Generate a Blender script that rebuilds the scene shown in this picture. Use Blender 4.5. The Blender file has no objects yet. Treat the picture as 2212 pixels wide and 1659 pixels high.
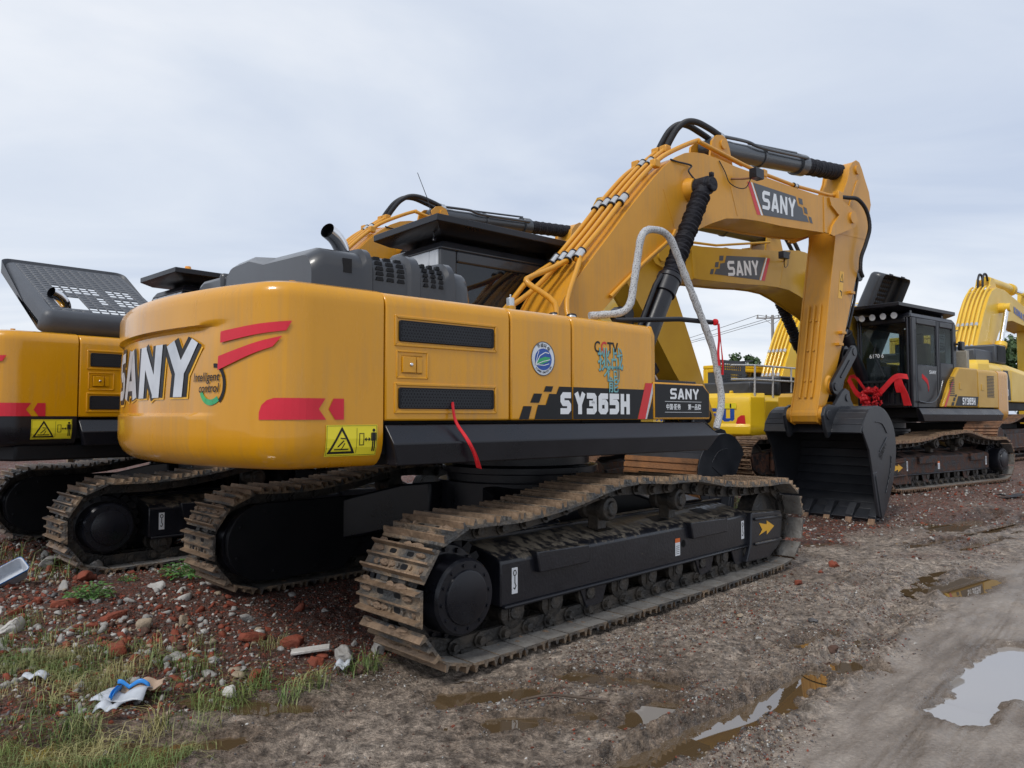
import bpy, bmesh, math, random
import numpy as np
from mathutils import Vector, Matrix
random.seed(7); RNG = np.random.RandomState(11)
sc = bpy.context.scene
COL = sc.collection
PI = math.pi
# ---------------------------------------------------------------- camera
PITCH = math.radians(2.487); CAMH = 1.53
cam = bpy.data.objects.new('camera', bpy.data.cameras.new('camera')); COL.objects.link(cam)
cam.location = (0, 0, CAMH); cam.rotation_euler = (PI/2+PITCH, 0, 0)
cam.data.sensor_width = 36; cam.data.lens = 1600/2212*36
cam.data.clip_start = 0.05; cam.data.clip_end = 3000
sc.camera = cam
# ---------------------------------------------------------------- sky
world = bpy.data.worlds.new('World'); sc.world = world; world.use_nodes = True
SUN_EL, SUN_AZ = math.radians(52), math.radians(215)     # azimuth measured clockwise from +Y
def build_world():
    nt = world.node_tree; N = nt.nodes; Lk = nt.links; N.clear()
    out = N.new('ShaderNodeOutputWorld'); bg = N.new('ShaderNodeBackground'); Lk.new(bg.outputs[0], out.inputs[0])
    sky = N.new('ShaderNodeTexSky'); sky.sky_type = 'NISHITA'; sky.sun_disc = False
    sky.sun_elevation = SUN_EL; sky.sun_rotation = SUN_AZ
    sky.air_density = 1; sky.dust_density = 2
    sc1 = N.new('ShaderNodeVectorMath'); sc1.operation = 'SCALE'; sc1.inputs['Scale'].default_value = 0.1
    Lk.new(sky.outputs[0], sc1.inputs[0])
    tc = N.new('ShaderNodeTexCoord'); sp = N.new('ShaderNodeSeparateXYZ'); Lk.new(tc.outputs['Generated'], sp.inputs[0])
    ad = N.new('ShaderNodeMath'); ad.operation = 'ADD'; ad.inputs[1].default_value = .22
    ab = N.new('ShaderNodeMath'); ab.operation = 'ABSOLUTE'; Lk.new(sp.outputs[2], ab.inputs[0]); Lk.new(ab.outputs[0], ad.inputs[0])
    dx = N.new('ShaderNodeMath'); dx.operation = 'DIVIDE'; Lk.new(sp.outputs[0], dx.inputs[0]); Lk.new(ad.outputs[0], dx.inputs[1])
    dy = N.new('ShaderNodeMath'); dy.operation = 'DIVIDE'; Lk.new(sp.outputs[1], dy.inputs[0]); Lk.new(ad.outputs[0], dy.inputs[1])
    cb = N.new('ShaderNodeCombineXYZ'); Lk.new(dx.outputs[0], cb.inputs[0]); Lk.new(dy.outputs[0], cb.inputs[1])
    mp = N.new('ShaderNodeMapping'); mp.inputs['Scale'].default_value = (.55, 1.15, 1); mp.inputs['Rotation'].default_value = (0, 0, -.35)
    Lk.new(cb.outputs[0], mp.inputs[0])
    n1 = N.new('ShaderNodeTexNoise'); n1.inputs['Scale'].default_value = .9; n1.inputs['Detail'].default_value = 7; n1.inputs['Roughness'].default_value = .52
    n1.inputs['Distortion'].default_value = .6
    Lk.new(mp.outputs[0], n1.inputs[0])
    r = N.new('ShaderNodeValToRGB'); Lk.new(n1.outputs[0], r.inputs[0])
    e = r.color_ramp.elements; e[0].position = .36; e[0].color = (.49, .555, .68, 1); e[1].position = .62; e[1].color = (.80, .82, .855, 1)
    m = e = r.color_ramp.elements.new(.5); m.color = (.63, .68, .765, 1)
    mx = N.new('ShaderNodeMix'); mx.data_type = 'RGBA'; mx.inputs[0].default_value = .88
    Lk.new(sc1.outputs[0], mx.inputs[6]); Lk.new(r.outputs[0], mx.inputs[7])
    Lk.new(mx.outputs[2], bg.inputs[0]); bg.inputs[1].default_value = 1.0
build_world()
sun = bpy.data.objects.new('sun', bpy.data.lights.new('sun', 'SUN')); COL.objects.link(sun)
sun.data.energy = 1.5; sun.data.angle = math.radians(14); sun.data.color = (1, .965, .91)
sd = Vector((math.sin(SUN_AZ)*math.cos(SUN_EL), math.cos(SUN_AZ)*math.cos(SUN_EL), math.sin(SUN_EL)))
sun.rotation_euler = sd.to_track_quat('Z', 'Y').to_euler()
sc.view_settings.view_transform = 'Standard'; sc.view_settings.look = 'None'
sc.view_settings.exposure = .30; sc.view_settings.gamma = 1; sc.view_settings.use_curve_mapping = False
sc.render.engine = 'CYCLES'; sc.cycles.max_bounces = 6; sc.cycles.use_denoising = True

# ---------------------------------------------------------------- materials
MATS = {}
def mat(name, c1, c2=None, scale=6, rough=.5, rough2=None, bump=0, bscale=None, metal=0, coat=0, lo=.35, hi=.7,
        stretch=(1, 1, 1), detail=6, c3=None, c3pos=.62, emit=0, spec=.5, rnd=False, top=None, streak=0):
    m = bpy.data.materials.new(name); m.use_nodes = True; nt = m.node_tree; N = nt.nodes; Lk = nt.links
    b = N['Principled BSDF']; b.inputs['Base Color'].default_value = (*c1, 1); b.inputs['Roughness'].default_value = rough
    b.inputs['Metallic'].default_value = metal; b.inputs['Coat Weight'].default_value = coat; b.inputs['Coat Roughness'].default_value = .06
    b.inputs['Specular IOR Level'].default_value = spec
    MATS[name] = m
    if emit: b.inputs['Emission Color'].default_value = (*c1, 1); b.inputs['Emission Strength'].default_value = emit
    if c2 is None and not bump: return m
    tc = N.new('ShaderNodeTexCoord'); mp = N.new('ShaderNodeMapping'); mp.inputs['Scale'].default_value = stretch
    Lk.new(tc.outputs['Object'], mp.inputs[0])
    if rnd:
        oi = N.new('ShaderNodeObjectInfo'); cx = N.new('ShaderNodeVectorMath'); cx.operation = 'SCALE'; cx.inputs[0].default_value = (37, 53, 71); Lk.new(oi.outputs['Random'], cx.inputs['Scale']); Lk.new(cx.outputs[0], mp.inputs['Location'])
    no = N.new('ShaderNodeTexNoise'); no.inputs['Scale'].default_value = scale; no.inputs['Detail'].default_value = detail; no.inputs['Roughness'].default_value = .6
    Lk.new(mp.outputs[0], no.inputs[0])
    if c2 is not None:
        r = N.new('ShaderNodeValToRGB'); Lk.new(no.outputs[0], r.inputs[0]); e = r.color_ramp.elements
        e[0].position = lo; e[0].color = (*c1, 1); e[1].position = hi; e[1].color = (*c2, 1)
        if c3 is not None: q = e.new(c3pos); q.color = (*c3, 1)
        src = r.outputs[0]
        if top is not None:      # dirt that has settled on upward faces
            ge = N.new('ShaderNodeNewGeometry'); sx = N.new('ShaderNodeSeparateXYZ'); Lk.new(ge.outputs['True Normal'], sx.inputs[0])
            nf = N.new('ShaderNodeTexNoise'); nf.inputs['Scale'].default_value = top[1]; nf.inputs['Detail'].default_value = 8; nf.inputs['Roughness'].default_value = .7
            m2 = N.new('ShaderNodeMapping'); m2.inputs['Scale'].default_value = top[2]; Lk.new(tc.outputs['Object'], m2.inputs[0]); Lk.new(m2.outputs[0], nf.inputs[0])
            mz = N.new('ShaderNodeMapRange'); Lk.new(sx.outputs[2], mz.inputs[0]); mz.inputs[1].default_value = .1; mz.inputs[2].default_value = .9; mz.inputs[3].default_value = -.16; mz.inputs[4].default_value = .065
            aa = N.new('ShaderNodeMath'); Lk.new(nf.outputs[0], aa.inputs[0]); Lk.new(mz.outputs[0], aa.inputs[1]); mf = N.new('ShaderNodeMapRange'); Lk.new(aa.outputs[0], mf.inputs[0]); mf.inputs[1].default_value = .50; mf.inputs[2].default_value = .62
            mxx = N.new('ShaderNodeMix'); mxx.data_type = 'RGBA'; Lk.new(mf.outputs[0], mxx.inputs[0]); Lk.new(src, mxx.inputs[6]); mxx.inputs[7].default_value = (*top[0], 1); src = mxx.outputs[2]
            rx = N.new('ShaderNodeMapRange'); Lk.new(mf.outputs[0], rx.inputs[0]); rx.inputs[3].default_value = rough; rx.inputs[4].default_value = .85; Lk.new(rx.outputs[0], b.inputs['Roughness']); rough2 = None
        if streak:               # rain and dust streaks down the panels
            m3 = N.new('ShaderNodeMapping'); m3.inputs['Scale'].default_value = (26, 26, 1.0); Lk.new(tc.outputs['Object'], m3.inputs[0]); n4 = N.new('ShaderNodeTexNoise'); n4.inputs['Scale'].default_value = 1.0; n4.inputs['Detail'].default_value = 5; Lk.new(m3.outputs[0], n4.inputs[0])
            n5 = N.new('ShaderNodeTexNoise'); n5.inputs['Scale'].default_value = 2.2; n5.inputs['Detail'].default_value = 6; Lk.new(tc.outputs['Object'], n5.inputs[0]); pr_ = N.new('ShaderNodeMath'); pr_.operation = 'MULTIPLY'; Lk.new(n4.outputs[0], pr_.inputs[0]); Lk.new(n5.outputs[0], pr_.inputs[1])
            mg = N.new('ShaderNodeMapRange'); Lk.new(pr_.outputs[0], mg.inputs[0]); mg.inputs[1].default_value = .22; mg.inputs[2].default_value = .42; mg.inputs[3].default_value = 0; mg.inputs[4].default_value = streak
            mz2 = N.new('ShaderNodeMix'); mz2.data_type = 'RGBA'; Lk.new(mg.outputs[0], mz2.inputs[0]); Lk.new(src, mz2.inputs[6]); mz2.inputs[7].default_value = (.33, .20, .09, 1); src = mz2.outputs[2]
        Lk.new(src, b.inputs['Base Color'])
    if rough2 is not None:
        mr = N.new('ShaderNodeMapRange'); Lk.new(no.outputs[0], mr.inputs[0]); mr.inputs[1].default_value = lo; mr.inputs[2].default_value = hi
        mr.inputs[3].default_value = rough; mr.inputs[4].default_value = rough2; Lk.new(mr.outputs[0], b.inputs['Roughness'])
    if bump:
        n2 = N.new('ShaderNodeTexNoise'); n2.inputs['Scale'].default_value = bscale or scale*4; n2.inputs['Detail'].default_value = 5
        Lk.new(mp.outputs[0], n2.inputs[0])
        bp = N.new('ShaderNodeBump'); bp.inputs['Strength'].default_value = bump; bp.inputs['Distance'].default_value = .02
        Lk.new(n2.outputs[0], bp.inputs['Height']); Lk.new(bp.outputs[0], b.inputs['Normal'])
    return m
mat('yellow', (.67, .305, .004), (.60, .266, .003), 1.4, .24, .32, bump=.010, bscale=25, coat=.55, spec=.30, stretch=(1, 1, .35), streak=.30)
mat('yellow_boom', (.66, .305, .022), (.585, .262, .014), 1.1, .36, .46, bump=.012, bscale=22, coat=.15, spec=.4, streak=.28)
mat('yellow_ochre', (.56, .32, .022), (.48, .26, .015), 1.2, .36, .48, bump=.012, bscale=22, coat=.15, spec=.4)
mat('lemon', (.86, .56, .015), (.76, .47, .01), 1.2, .36, .5, bump=.01, bscale=22, coat=.2)
mat('lemon_pale', (.80, .52, .05), (.70, .44, .03), 1.2, .4, .5, bump=.01, bscale=22, coat=.2)
mat('black', (.007, .008, .012), (.014, .014, .019), 2.5, .26, .40, bump=.02, bscale=30, spec=.4)
mat('bucket_paint', (.014, .016, .021), (.03, .033, .04), 2.2, .30, .45, bump=.06, bscale=14)
mat('black_deep', (.005, .006, .008), (.010, .010, .012), 3, .5, .6, bump=.03, bscale=20, spec=.25)
mat('hood_black', (.018, .020, .025), (.032, .035, .042), 2.2, .30, .42, bump=.03, bscale=9, coat=.3, stretch=(1, 1, .4))
mat('hood_grey', (.045, .05, .06), (.065, .072, .085), 2, .42, .5, bump=.02, bscale=12)
mat('muddy_black', (.010, .011, .016), (.017, .018, .024), 7, .30, .4, bump=.12, bscale=40, coat=.1, top=((.20, .165, .12), 16, (1, .45, 1)))
mat('soil_black', (.012, .012, .014), (.10, .045, .028), 8, .5, .9, bump=.5, bscale=30, lo=.42, hi=.6)
mat('grey_dark', (.035, .042, .052), (.05, .056, .066), 3, .3, .4, coat=.3)
mat('cab_rear_sheen', (.48, .50, .53), (.56, .58, .61), 2, .4, .5, coat=.2, stretch=(2, 2, .3))  # cab rear wall: sky reflection put into a lighter base colour
mat('steel_mud', (.05, .051, .052), (.25, .175, .11), 5, .38, .85, bump=.8, bscale=45, lo=.40, hi=.62, c3=(.115, .095, .075), c3pos=.5, rnd=True)
mat('steel_grey', (.20, .19, .175), (.11, .10, .09), 6, .5, .8, bump=.5, bscale=40, lo=.4, hi=.62, rnd=True)
mat('steel_dark', (.022, .021, .02), (.075, .06, .045), 6, .42, .75, bump=.5, bscale=40, lo=.42, hi=.68)
mat('steel_edge', (.13, .09, .06), (.33, .225, .145), 7, .38, .6, bump=.4, bscale=60, metal=.35)
mat('steel_red_mud', (.10, .065, .045), (.24, .125, .07), 6, .6, .9, bump=.9, bscale=30, lo=.35, hi=.6)
mat('steel_clay', (.13, .075, .05), (.25, .155, .095), 5, .6, .9, bump=1, bscale=26, lo=.35, hi=.6, rnd=True)
mat('steel_clod', (.065, .045, .035), (.24, .15, .095), 7, .6, .95, bump=1.6, bscale=22, lo=.38, hi=.6, rnd=True)
mat('mud_lump', (.15, .10, .065), (.24, .165, .11), 9, .8, .95, bump=1, bscale=40, rnd=True)
mat('rust', (.30, .13, .045), (.16, .08, .04), 5, .6, .85, bump=.5, bscale=30)
mat('chrome', (.75, .76, .78), rough=.14, metal=1)
mat('clamp_metal', (.62, .63, .64), (.5, .5, .5), 12, .25, .4, metal=.9)
mat('rubber', (.010, .010, .013), (.02, .02, .024), 8, .5, .6, bump=.1, bscale=60)
mat('sleeve', (.006, .006, .010), (.012, .012, .018), 8, .55, .7, spec=.3, bump=1, bscale=14, stretch=(1, 1, 2))
mat('white', (.78, .80, .82), rough=.4)
mat('silver', (.50, .53, .57), (.68, .71, .75), 2.2, .3, .4, metal=.35, lo=.4, hi=.6)
mat('foam', (.60, .61, .62), (.13, .13, .14), 110, .45, .7, bump=.8, bscale=160, lo=.50, hi=.64, stretch=(1, 1, .8))
mat('red', (.62, .02, .025), rough=.35)
mat('reflector', (.66, .022, .045), (.58, .018, .035), 3, .3, .4, coat=.1, spec=.3)
mat('ribbon_red', (.68, .012, .02), (.5, .005, .012), 6, .45, .6, bump=.2)
mat('decal_black', (.008, .009, .011), (.014, .014, .017), 3, .35, .5, spec=.3)
mat('decal_grey', (.065, .07, .08), (.08, .085, .095), 3, .4, .5)
mat('decal_yellow', (.85, .72, .03), rough=.35)
mat('decal_gold', (.85, .45, .03), rough=.4)
mat('decal_blue', (.02, .05, .32), (.02, .12, .42), 8, .35)
mat('decal_green', (.03, .30, .16), (.05, .45, .12), 8, .35)
mat('decal_teal', (.20, .50, .48), (.12, .30, .34), 18, .35)
mat('brochure', (.62, .6, .55), rough=.6)
mat('orange', (.75, .16, .03), rough=.4)
mat('amber', (.85, .33, .02), rough=.15, coat=.5)
mat('grille', (.006, .006, .007), (.03, .03, .03), 90, .4, .5, bump=.6, bscale=150)
mat('lamp_glass', (.6, .62, .65), rough=.08, coat=.5)
mat('radiator', (.36, .33, .27), (.28, .26, .22), 20, .4, .6, metal=.5, bump=.4, bscale=80)
mat('wood', (.30, .22, .15), (.2, .14, .09), 6, .8, bump=.3)
mat('concrete', (.27, .26, .245), (.36, .345, .32), 9, .85, bump=.6, bscale=30)
mat('brick', (.24, .052, .024), (.15, .04, .022), 7, .85, bump=.7, bscale=30)
mat('stone_tan', (.34, .27, .19), (.24, .19, .14), 8, .8, bump=.6, bscale=30)
mat('stone_white', (.52, .51, .48), (.38, .36, .33), 8, .7, bump=.5, bscale=25)
mat('stone_dark', (.085, .082, .085), (.13, .12, .115), 8, .6, bump=.6, bscale=30)
mat('clod', (.075, .040, .028), (.12, .068, .048), 9, .9, bump=.8, bscale=35)
mat('plastic_white', (.52, .55, .60), (.36, .39, .43), 9, .35, bump=.3, bscale=12)
mat('plastic_blue', (.02, .22, .62), rough=.35)
mat('cardboard', (.45, .33, .24), (.35, .25, .18), 6, .8, bump=.3)
mat('teal_cloth', (.05, .42, .36), rough=.7, bump=.4, bscale=15)
mat('grass', (.17, .21, .05), (.33, .29, .12), 2.3, .6, lo=.35, hi=.6, c3=(.09, .15, .035), c3pos=.45)
mat('leaf', (.06, .15, .03), (.11, .24, .06), 9, .5)
mat('tree_leaf', (.028, .060, .020), (.07, .12, .035), 1.1, .6)
mat('bark', (.07, .05, .035), (.12, .09, .07), 8, .9, bump=.5)
mat('pole_concrete', (.22, .21, .2), (.3, .29, .28), 5, .8)
mat('cab_inside', (.03, .032, .036), (.05, .05, .055), 4, .6)
mat('seat_cloth', (.10, .085, .04), (.13, .11, .06), 6, .8)
mat('net_green', (.02, .16, .09), (.03, .22, .12), 40, .7, bump=.6, bscale=80)
def glass(name, tint, fac=.45, rough=.03):
    m = bpy.data.materials.new(name); m.use_nodes = True; nt = m.node_tree; N = nt.nodes; Lk = nt.links; N.clear()
    o = N.new('ShaderNodeOutputMaterial'); mx = N.new('ShaderNodeMixShader'); t = N.new('ShaderNodeBsdfTransparent'); g = N.new('ShaderNodeBsdfPrincipled')
    t.inputs[0].default_value = (*tint, 1); g.inputs['Base Color'].default_value = (.01, .012, .015, 1); g.inputs['Roughness'].default_value = rough
    g.inputs['Specular IOR Level'].default_value = .8
    mx.inputs[0].default_value = fac; Lk.new(t.outputs[0], mx.inputs[1]); Lk.new(g.outputs[0], mx.inputs[2]); Lk.new(mx.outputs[0], o.inputs[0])
    MATS[name] = m
glass('glass_dark', (.35, .37, .38), .75); glass('glass_clear', (.80, .86, .86), .16)

# ---------------------------------------------------------------- mesh helper
class MB:
    def __init__(s): s.v = []; s.f = []; s.mi = []; s.cur = 0
    def add(s, vs, fs, T=None):
        n = len(s.v)
        if T is not None: vs = [T @ Vector(p) for p in vs]
        s.v += [tuple(p) for p in vs]; s.f += [tuple(i+n for i in f) for f in fs]; s.mi += [s.cur]*len(fs); return s
    def m(s, i): s.cur = i; return s
    def box(s, x0, x1, y0, y1, z0, z1, T=None):
        return s.add([(x0,y0,z0),(x1,y0,z0),(x1,y1,z0),(x0,y1,z0),(x0,y0,z1),(x1,y0,z1),(x1,y1,z1),(x0,y1,z1)],
                     [(0,3,2,1),(4,5,6,7),(0,1,5,4),(1,2,6,5),(2,3,7,6),(3,0,4,7)], T)
    def loft(s, rings, caps=True, closed=True, T=None):
        n = len(rings[0]); vs = [p for r in rings for p in r]; fs = []
        for i in range(len(rings)-1):
            for j in range(n if closed else n-1):
                a = i*n+j; b = i*n+(j+1) % n; fs.append((a, b, b+n, a+n))
        if caps: fs.append(tuple(range(n))[::-1]); fs.append(tuple(range((len(rings)-1)*n, len(rings)*n)))
        return s.add(vs, fs, T)
    def prism(s, poly, y0, y1, T=None):      # poly in (x,z), extruded along y
        return s.loft([[(x, y0, z) for x, z in poly], [(x, y1, z) for x, z in poly]], T=T)
    def prismx(s, poly, x0, x1, T=None): return s.loft([[(x0, y, z) for y, z in poly], [(x1, y, z) for y, z in poly]], T=T)
    def prismz(s, poly, z0, z1, T=None): return s.loft([[(x, y, z0) for x, y in poly], [(x, y, z1) for x, y in poly]], T=T)
    def tube(s, path, r, n=10, caps=True, T=None, flat=1.0):
        P = [Vector(p) for p in path]; R = r if isinstance(r, (list, tuple)) else [r]*len(P)
        t = (P[1]-P[0]).normalized(); up = Vector((0, 0, 1)) if abs(t.z) < .9 else Vector((0, 1, 0))
        a = t.cross(up).normalized(); rings = []
        for i, p in enumerate(P):
            if i == 0: t = P[1]-P[0]
            elif i == len(P)-1: t = P[-1]-P[-2]
            else: t = (P[i+1]-P[i]).normalized()+(P[i]-P[i-1]).normalized()
            t = t.normalized() if t.length > 1e-9 else Vector((0, 0, 1))
            a = (a-t*a.dot(t)).normalized(); b = t.cross(a)
            k = 1.0
            if 0 < i < len(P)-1:
                c = (P[i+1]-P[i]).normalized().dot((P[i]-P[i-1]).normalized()); k = 1/max(.6, math.sqrt((1+c)/2))
            rings.append([p+(a*math.cos(2*PI*j/n)*flat+b*math.sin(2*PI*j/n))*R[i]*(1 if k == 1 else min(k, 1.3)) for j in range(n)])
        return s.loft(rings, caps, T=T)
    def cyl(s, p0, p1, r0, r1=None, n=20, T=None): return s.tube([p0, p1], [r0, r0 if r1 is None else r1], n, T=T)
    def ring(s, prof, c, ax, n=28, T=None):   # lathe: prof [(r, h)] around axis ax from centre c
        ax = Vector(ax).normalized(); u = ax.orthogonal().normalized(); w = ax.cross(u); c = Vector(c)
        return s.loft([[c+ax*h+(u*math.cos(2*PI*j/n)+w*math.sin(2*PI*j/n))*max(r, 1e-4) for j in range(n)] for r, h in prof], T=T)
    def obj(s, name, mats, parent=None, bevel=0, smooth=True, ang=35, seg=2):
        me = bpy.data.meshes.new(name); me.from_pydata(s.v, [], s.f)
        if isinstance(mats, str): mats = [mats]
        for k in mats: me.materials.append(MATS[k])
        if len(mats) > 1: me.polygons.foreach_set('material_index', s.mi)
        bm = bmesh.new(); bm.from_mesh(me); bmesh.ops.recalc_face_normals(bm, faces=bm.faces); bm.to_mesh(me); bm.free()
        if smooth: me.shade_smooth(); me.set_sharp_from_angle(angle=math.radians(ang))
        o = bpy.data.objects.new(name, me); COL.objects.link(o); o.parent = parent
        if bevel:
            b = o.modifiers.new('bevel', 'BEVEL'); b.width = bevel; b.segments = seg; b.limit_method = 'ANGLE'; b.angle_limit = math.radians(40)
            b.harden_normals = False
        return o
def raw_mesh(name, v, f, mats, mi=None, smooth=False, parent=None):
    me = bpy.data.meshes.new(name); v = np.asarray(v, np.float32); f = np.asarray(f, np.int32); k = f.shape[1]
    me.vertices.add(len(v)); me.vertices.foreach_set('co', v.ravel()); me.loops.add(f.size); me.loops.foreach_set('vertex_index', f.ravel())
    me.polygons.add(len(f)); me.polygons.foreach_set('loop_start', np.arange(0, f.size, k, dtype=np.int32)); me.polygons.foreach_set('loop_total', np.full(len(f), k, np.int32))
    for q in ([mats] if isinstance(mats, str) else mats): me.materials.append(MATS[q])
    if mi is not None: me.polygons.foreach_set('material_index', np.asarray(mi, np.int32))
    me.update(); me.validate()
    if smooth: me.shade_smooth()
    o = bpy.data.objects.new(name, me); COL.objects.link(o); o.parent = parent; return o
def thing(name, label, cat, loc=(0, 0, 0), rz=0, group=None):
    o = bpy.data.objects.new(name, None); COL.objects.link(o); o.location = loc; o.rotation_euler = (0, 0, rz); o.empty_display_size = .2
    return tag(o, label, cat, group)
def tag(o, label=None, cat=None, group=None, kind=None):
    if label: o['label'] = label
    if cat: o['category'] = cat
    if group: o['group'] = group
    if kind: o['kind'] = kind
    return o
def share(src, name, parent, M):
    o = bpy.data.objects.new(name, src.data); COL.objects.link(o); o.parent = parent; o.matrix_local = M
    return o
def arcpts(cx, cz, r, a0, a1, n): return [(cx+r*math.cos(math.radians(a0+(a1-a0)*i/n)), cz+r*math.sin(math.radians(a0+(a1-a0)*i/n))) for i in range(n+1)]
def inset(poly, d):
    n = len(poly); area = sum(poly[i][0]*poly[(i+1) % n][1]-poly[(i+1) % n][0]*poly[i][1] for i in range(n)); sg = 1 if area > 0 else -1; out = []
    for i in range(n):
        p0, p, p1 = Vector(poly[i-1]), Vector(poly[i]), Vector(poly[(i+1) % n])
        e0 = (p-p0).normalized(); e1 = (p1-p).normalized(); n0 = Vector((-e0.y, e0.x))*sg; n1 = Vector((-e1.y, e1.x))*sg
        b = (n0+n1); b = b.normalized() if b.length > 1e-6 else n0; k = max(.5, b.dot(n0)); out.append(tuple(p+b*(d/k)))
    return out
def smooth_path(P, k=6):
    P = [Vector(p) for p in P]; out = []
    for i in range(len(P)-1):
        a = P[max(i-1, 0)]; b = P[i]; c = P[i+1]; d = P[min(i+2, len(P)-1)]
        for j in range(k):
            t = j/k; out.append(.5*((2*b)+(c-a)*t+(2*a-5*b+4*c-d)*t*t+(3*b-a-3*c+d)*t**3))
    out.append(P[-1]); return out
def round_poly(P, r, n=5):
    P = [Vector(p) for p in P]; out = [P[0]]
    for i in range(1, len(P)-1):
        a, b, c = P[i-1], P[i], P[i+1]; ra = min(r, (a-b).length*.45, (c-b).length*.45); p0 = b+(a-b).normalized()*ra; p1 = b+(c-b).normalized()*ra
        out += [p0*(1-t)**2+b*2*t*(1-t)+p1*t*t for t in (k/n for k in range(n+1))]
    out.append(P[-1]); q = []
    for i in range(len(out)-1):
        m = max(1, int((out[i+1]-out[i]).length/.03)); q += [out[i].lerp(out[i+1], k/m) for k in range(m)]
    return q+[out[-1]]
def corrug(P, r, step=.025, amp=.12):
    P = smooth_path(P, 10); L = [0]
    for i in range(1, len(P)): L.append(L[-1]+(P[i]-P[i-1]).length)
    n = int(L[-1]/step*2); out = []; j = 0
    for i in range(n+1):
        s = L[-1]*i/n
        while j < len(L)-2 and L[j+1] < s: j += 1
        t = (s-L[j])/max(1e-6, L[j+1]-L[j]); out.append(P[j].lerp(P[j+1], t))
    return out, [r*(1+amp*(1 if i % 2 else -1)) for i in range(len(out))]
# ---------------------------------------------------------------- lettering
def stroke(pts, w, closed=False):
    "mitred ribbon as list of quads in 2-D"
    n = len(pts); P = [Vector(p) for p in pts]; Lf = []; Rt = []
    for i in range(n):
        if closed or 0 < i < n-1:
            e0 = (P[i]-P[i-1]).normalized(); e1 = (P[(i+1) % n]-P[i]).normalized()
        elif i == 0: e0 = e1 = (P[1]-P[0]).normalized()
        else: e0 = e1 = (P[-1]-P[-2]).normalized()
        n0 = Vector((-e0.y, e0.x)); n1 = Vector((-e1.y, e1.x)); b = n0+n1; b = b.normalized() if b.length > 1e-6 else n0
        k = max(.45, b.dot(n0)); Lf.append(P[i]+b*(w/2/k)); Rt.append(P[i]-b*(w/2/k))
    q = []
    for i in range(n if closed else n-1):
        j = (i+1) % n; q.append([Lf[i], Lf[j], Rt[j], Rt[i]])
    return q
def G(ch, w):
    h = w/2; B = .72
    g = {
     'S': [[(B, 1-h), (h+.09, 1-h), (h, .91-h), (h, .60), (h+.08, .5), (B-h-.08, .5), (B-h, .42), (B-h, h+.09), (B-h-.09, h), (0, h)]],
     'A': [[(h*.75, 0), (B/2-h*.12, .985)], [(B-h*.75, 0), (B/2+h*.12, .985)], [(B*.25, .27), (B*.75, .27)]],
     'N': [[(h, 0), (h, 1)], [(h*.8, 1-h*.4), (B-h*.8, h*.4)], [(B-h, 0), (B-h, 1)]],
     'Y': [[(h*.7, 1), (B/2, .45), (B-h*.7, 1)], [(B/2, .5), (B/2, 0)]],
     '3': [[(0, 1-h), (B-h-.08, 1-h), (B-h, .92-h), (B-h, .58), (B-h-.07, .51), (B-h, .44), (B-h, h+.08), (B-h-.08, h), (0, h)], [(.18, .51), (B-h, .51)]],
     '6': [[(B, 1-h), (h+.08, 1-h), (h, .92-h), (h, h+.08), (h+.08, h), (B-h-.08, h), (B-h, h+.08), (B-h, .50), (B-h-.08, .58), (h, .58)]],
     '5': [[(B, 1-h), (h, 1-h), (h, .58), (B-h-.08, .58), (B-h, .5), (B-h, h+.08), (B-h-.08, h), (0, h)]],
     'H': [[(h, 0), (h, 1)], [(B-h, 0), (B-h, 1)], [(h, .5), (B-h, .5)]],
     'C': [[(B, 1-h), (h+.08, 1-h), (h, .92-h), (h, h+.08), (h+.08, h), (B, h)]],
     'T': [[(0, 1-h), (B, 1-h)], [(B/2, 1-h), (B/2, 0)]],
     'V': [[(h*.7, 1), (B/2, .08), (B-h*.7, 1)]],
     'K': [[(h, 0), (h, 1)], [(h, .42), (B-h*.4, 1)], [(B*.35, .55), (B-h*.4, 0)]],
     'O': [[(h, h+.08), (h, .92-h), (h+.08, 1-h), (B-h-.08, 1-h), (B-h, .92-h), (B-h, h+.08), (B-h-.08, h), (h+.08, h), (h, h+.08)]],
     'M': [[(h, 0), (h, 1)], [(h*.8, 1), (B/2, .35), (B-h*.8, 1)], [(B-h, 0), (B-h, 1)]],
     'U': [[(h, 1), (h, h+.08), (h+.08, h), (B-h-.08, h), (B-h, h+.08), (B-h, 1)]],
     'P': [[(h, 0), (h, 1-h), (B-h-.06, 1-h), (B-h, .94-h), (B-h, .48), (B-h-.06, .42), (h, .42)]],
     '4': [[(B*.55, 1), (h*.7, .35), (B, .35)], [(B*.68, .7), (B*.68, 0)]],
     'I': [[(B/2, 0), (B/2, 1)]],
     '1': [[(B/2, 0), (B/2, 1)], [(B*.2, .8), (B/2, .95)]],
     '7': [[(0, 1-h), (B-h*.7, 1-h), (B*.35, 0)]],
    }
    g['0'] = g['O']; return g.get(ch, [])
def word(s, w=.2, width=1.0, gap=.14, slant=0, sz=1.0, grow=0):
    "list of polygons; height sz"
    out = []; x = 0
    for ch in s:
        if ch == ' ': x += .4*width; continue
        for k, st in enumerate(G(ch, w)):
            for q in stroke(st, w+grow): out.append(([((x+p.x*width+slant*p.y)*sz, p.y*sz) for p in q], len(out)*0.0))
        x += .72*width+gap
    return [p for p, _ in out]
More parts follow.
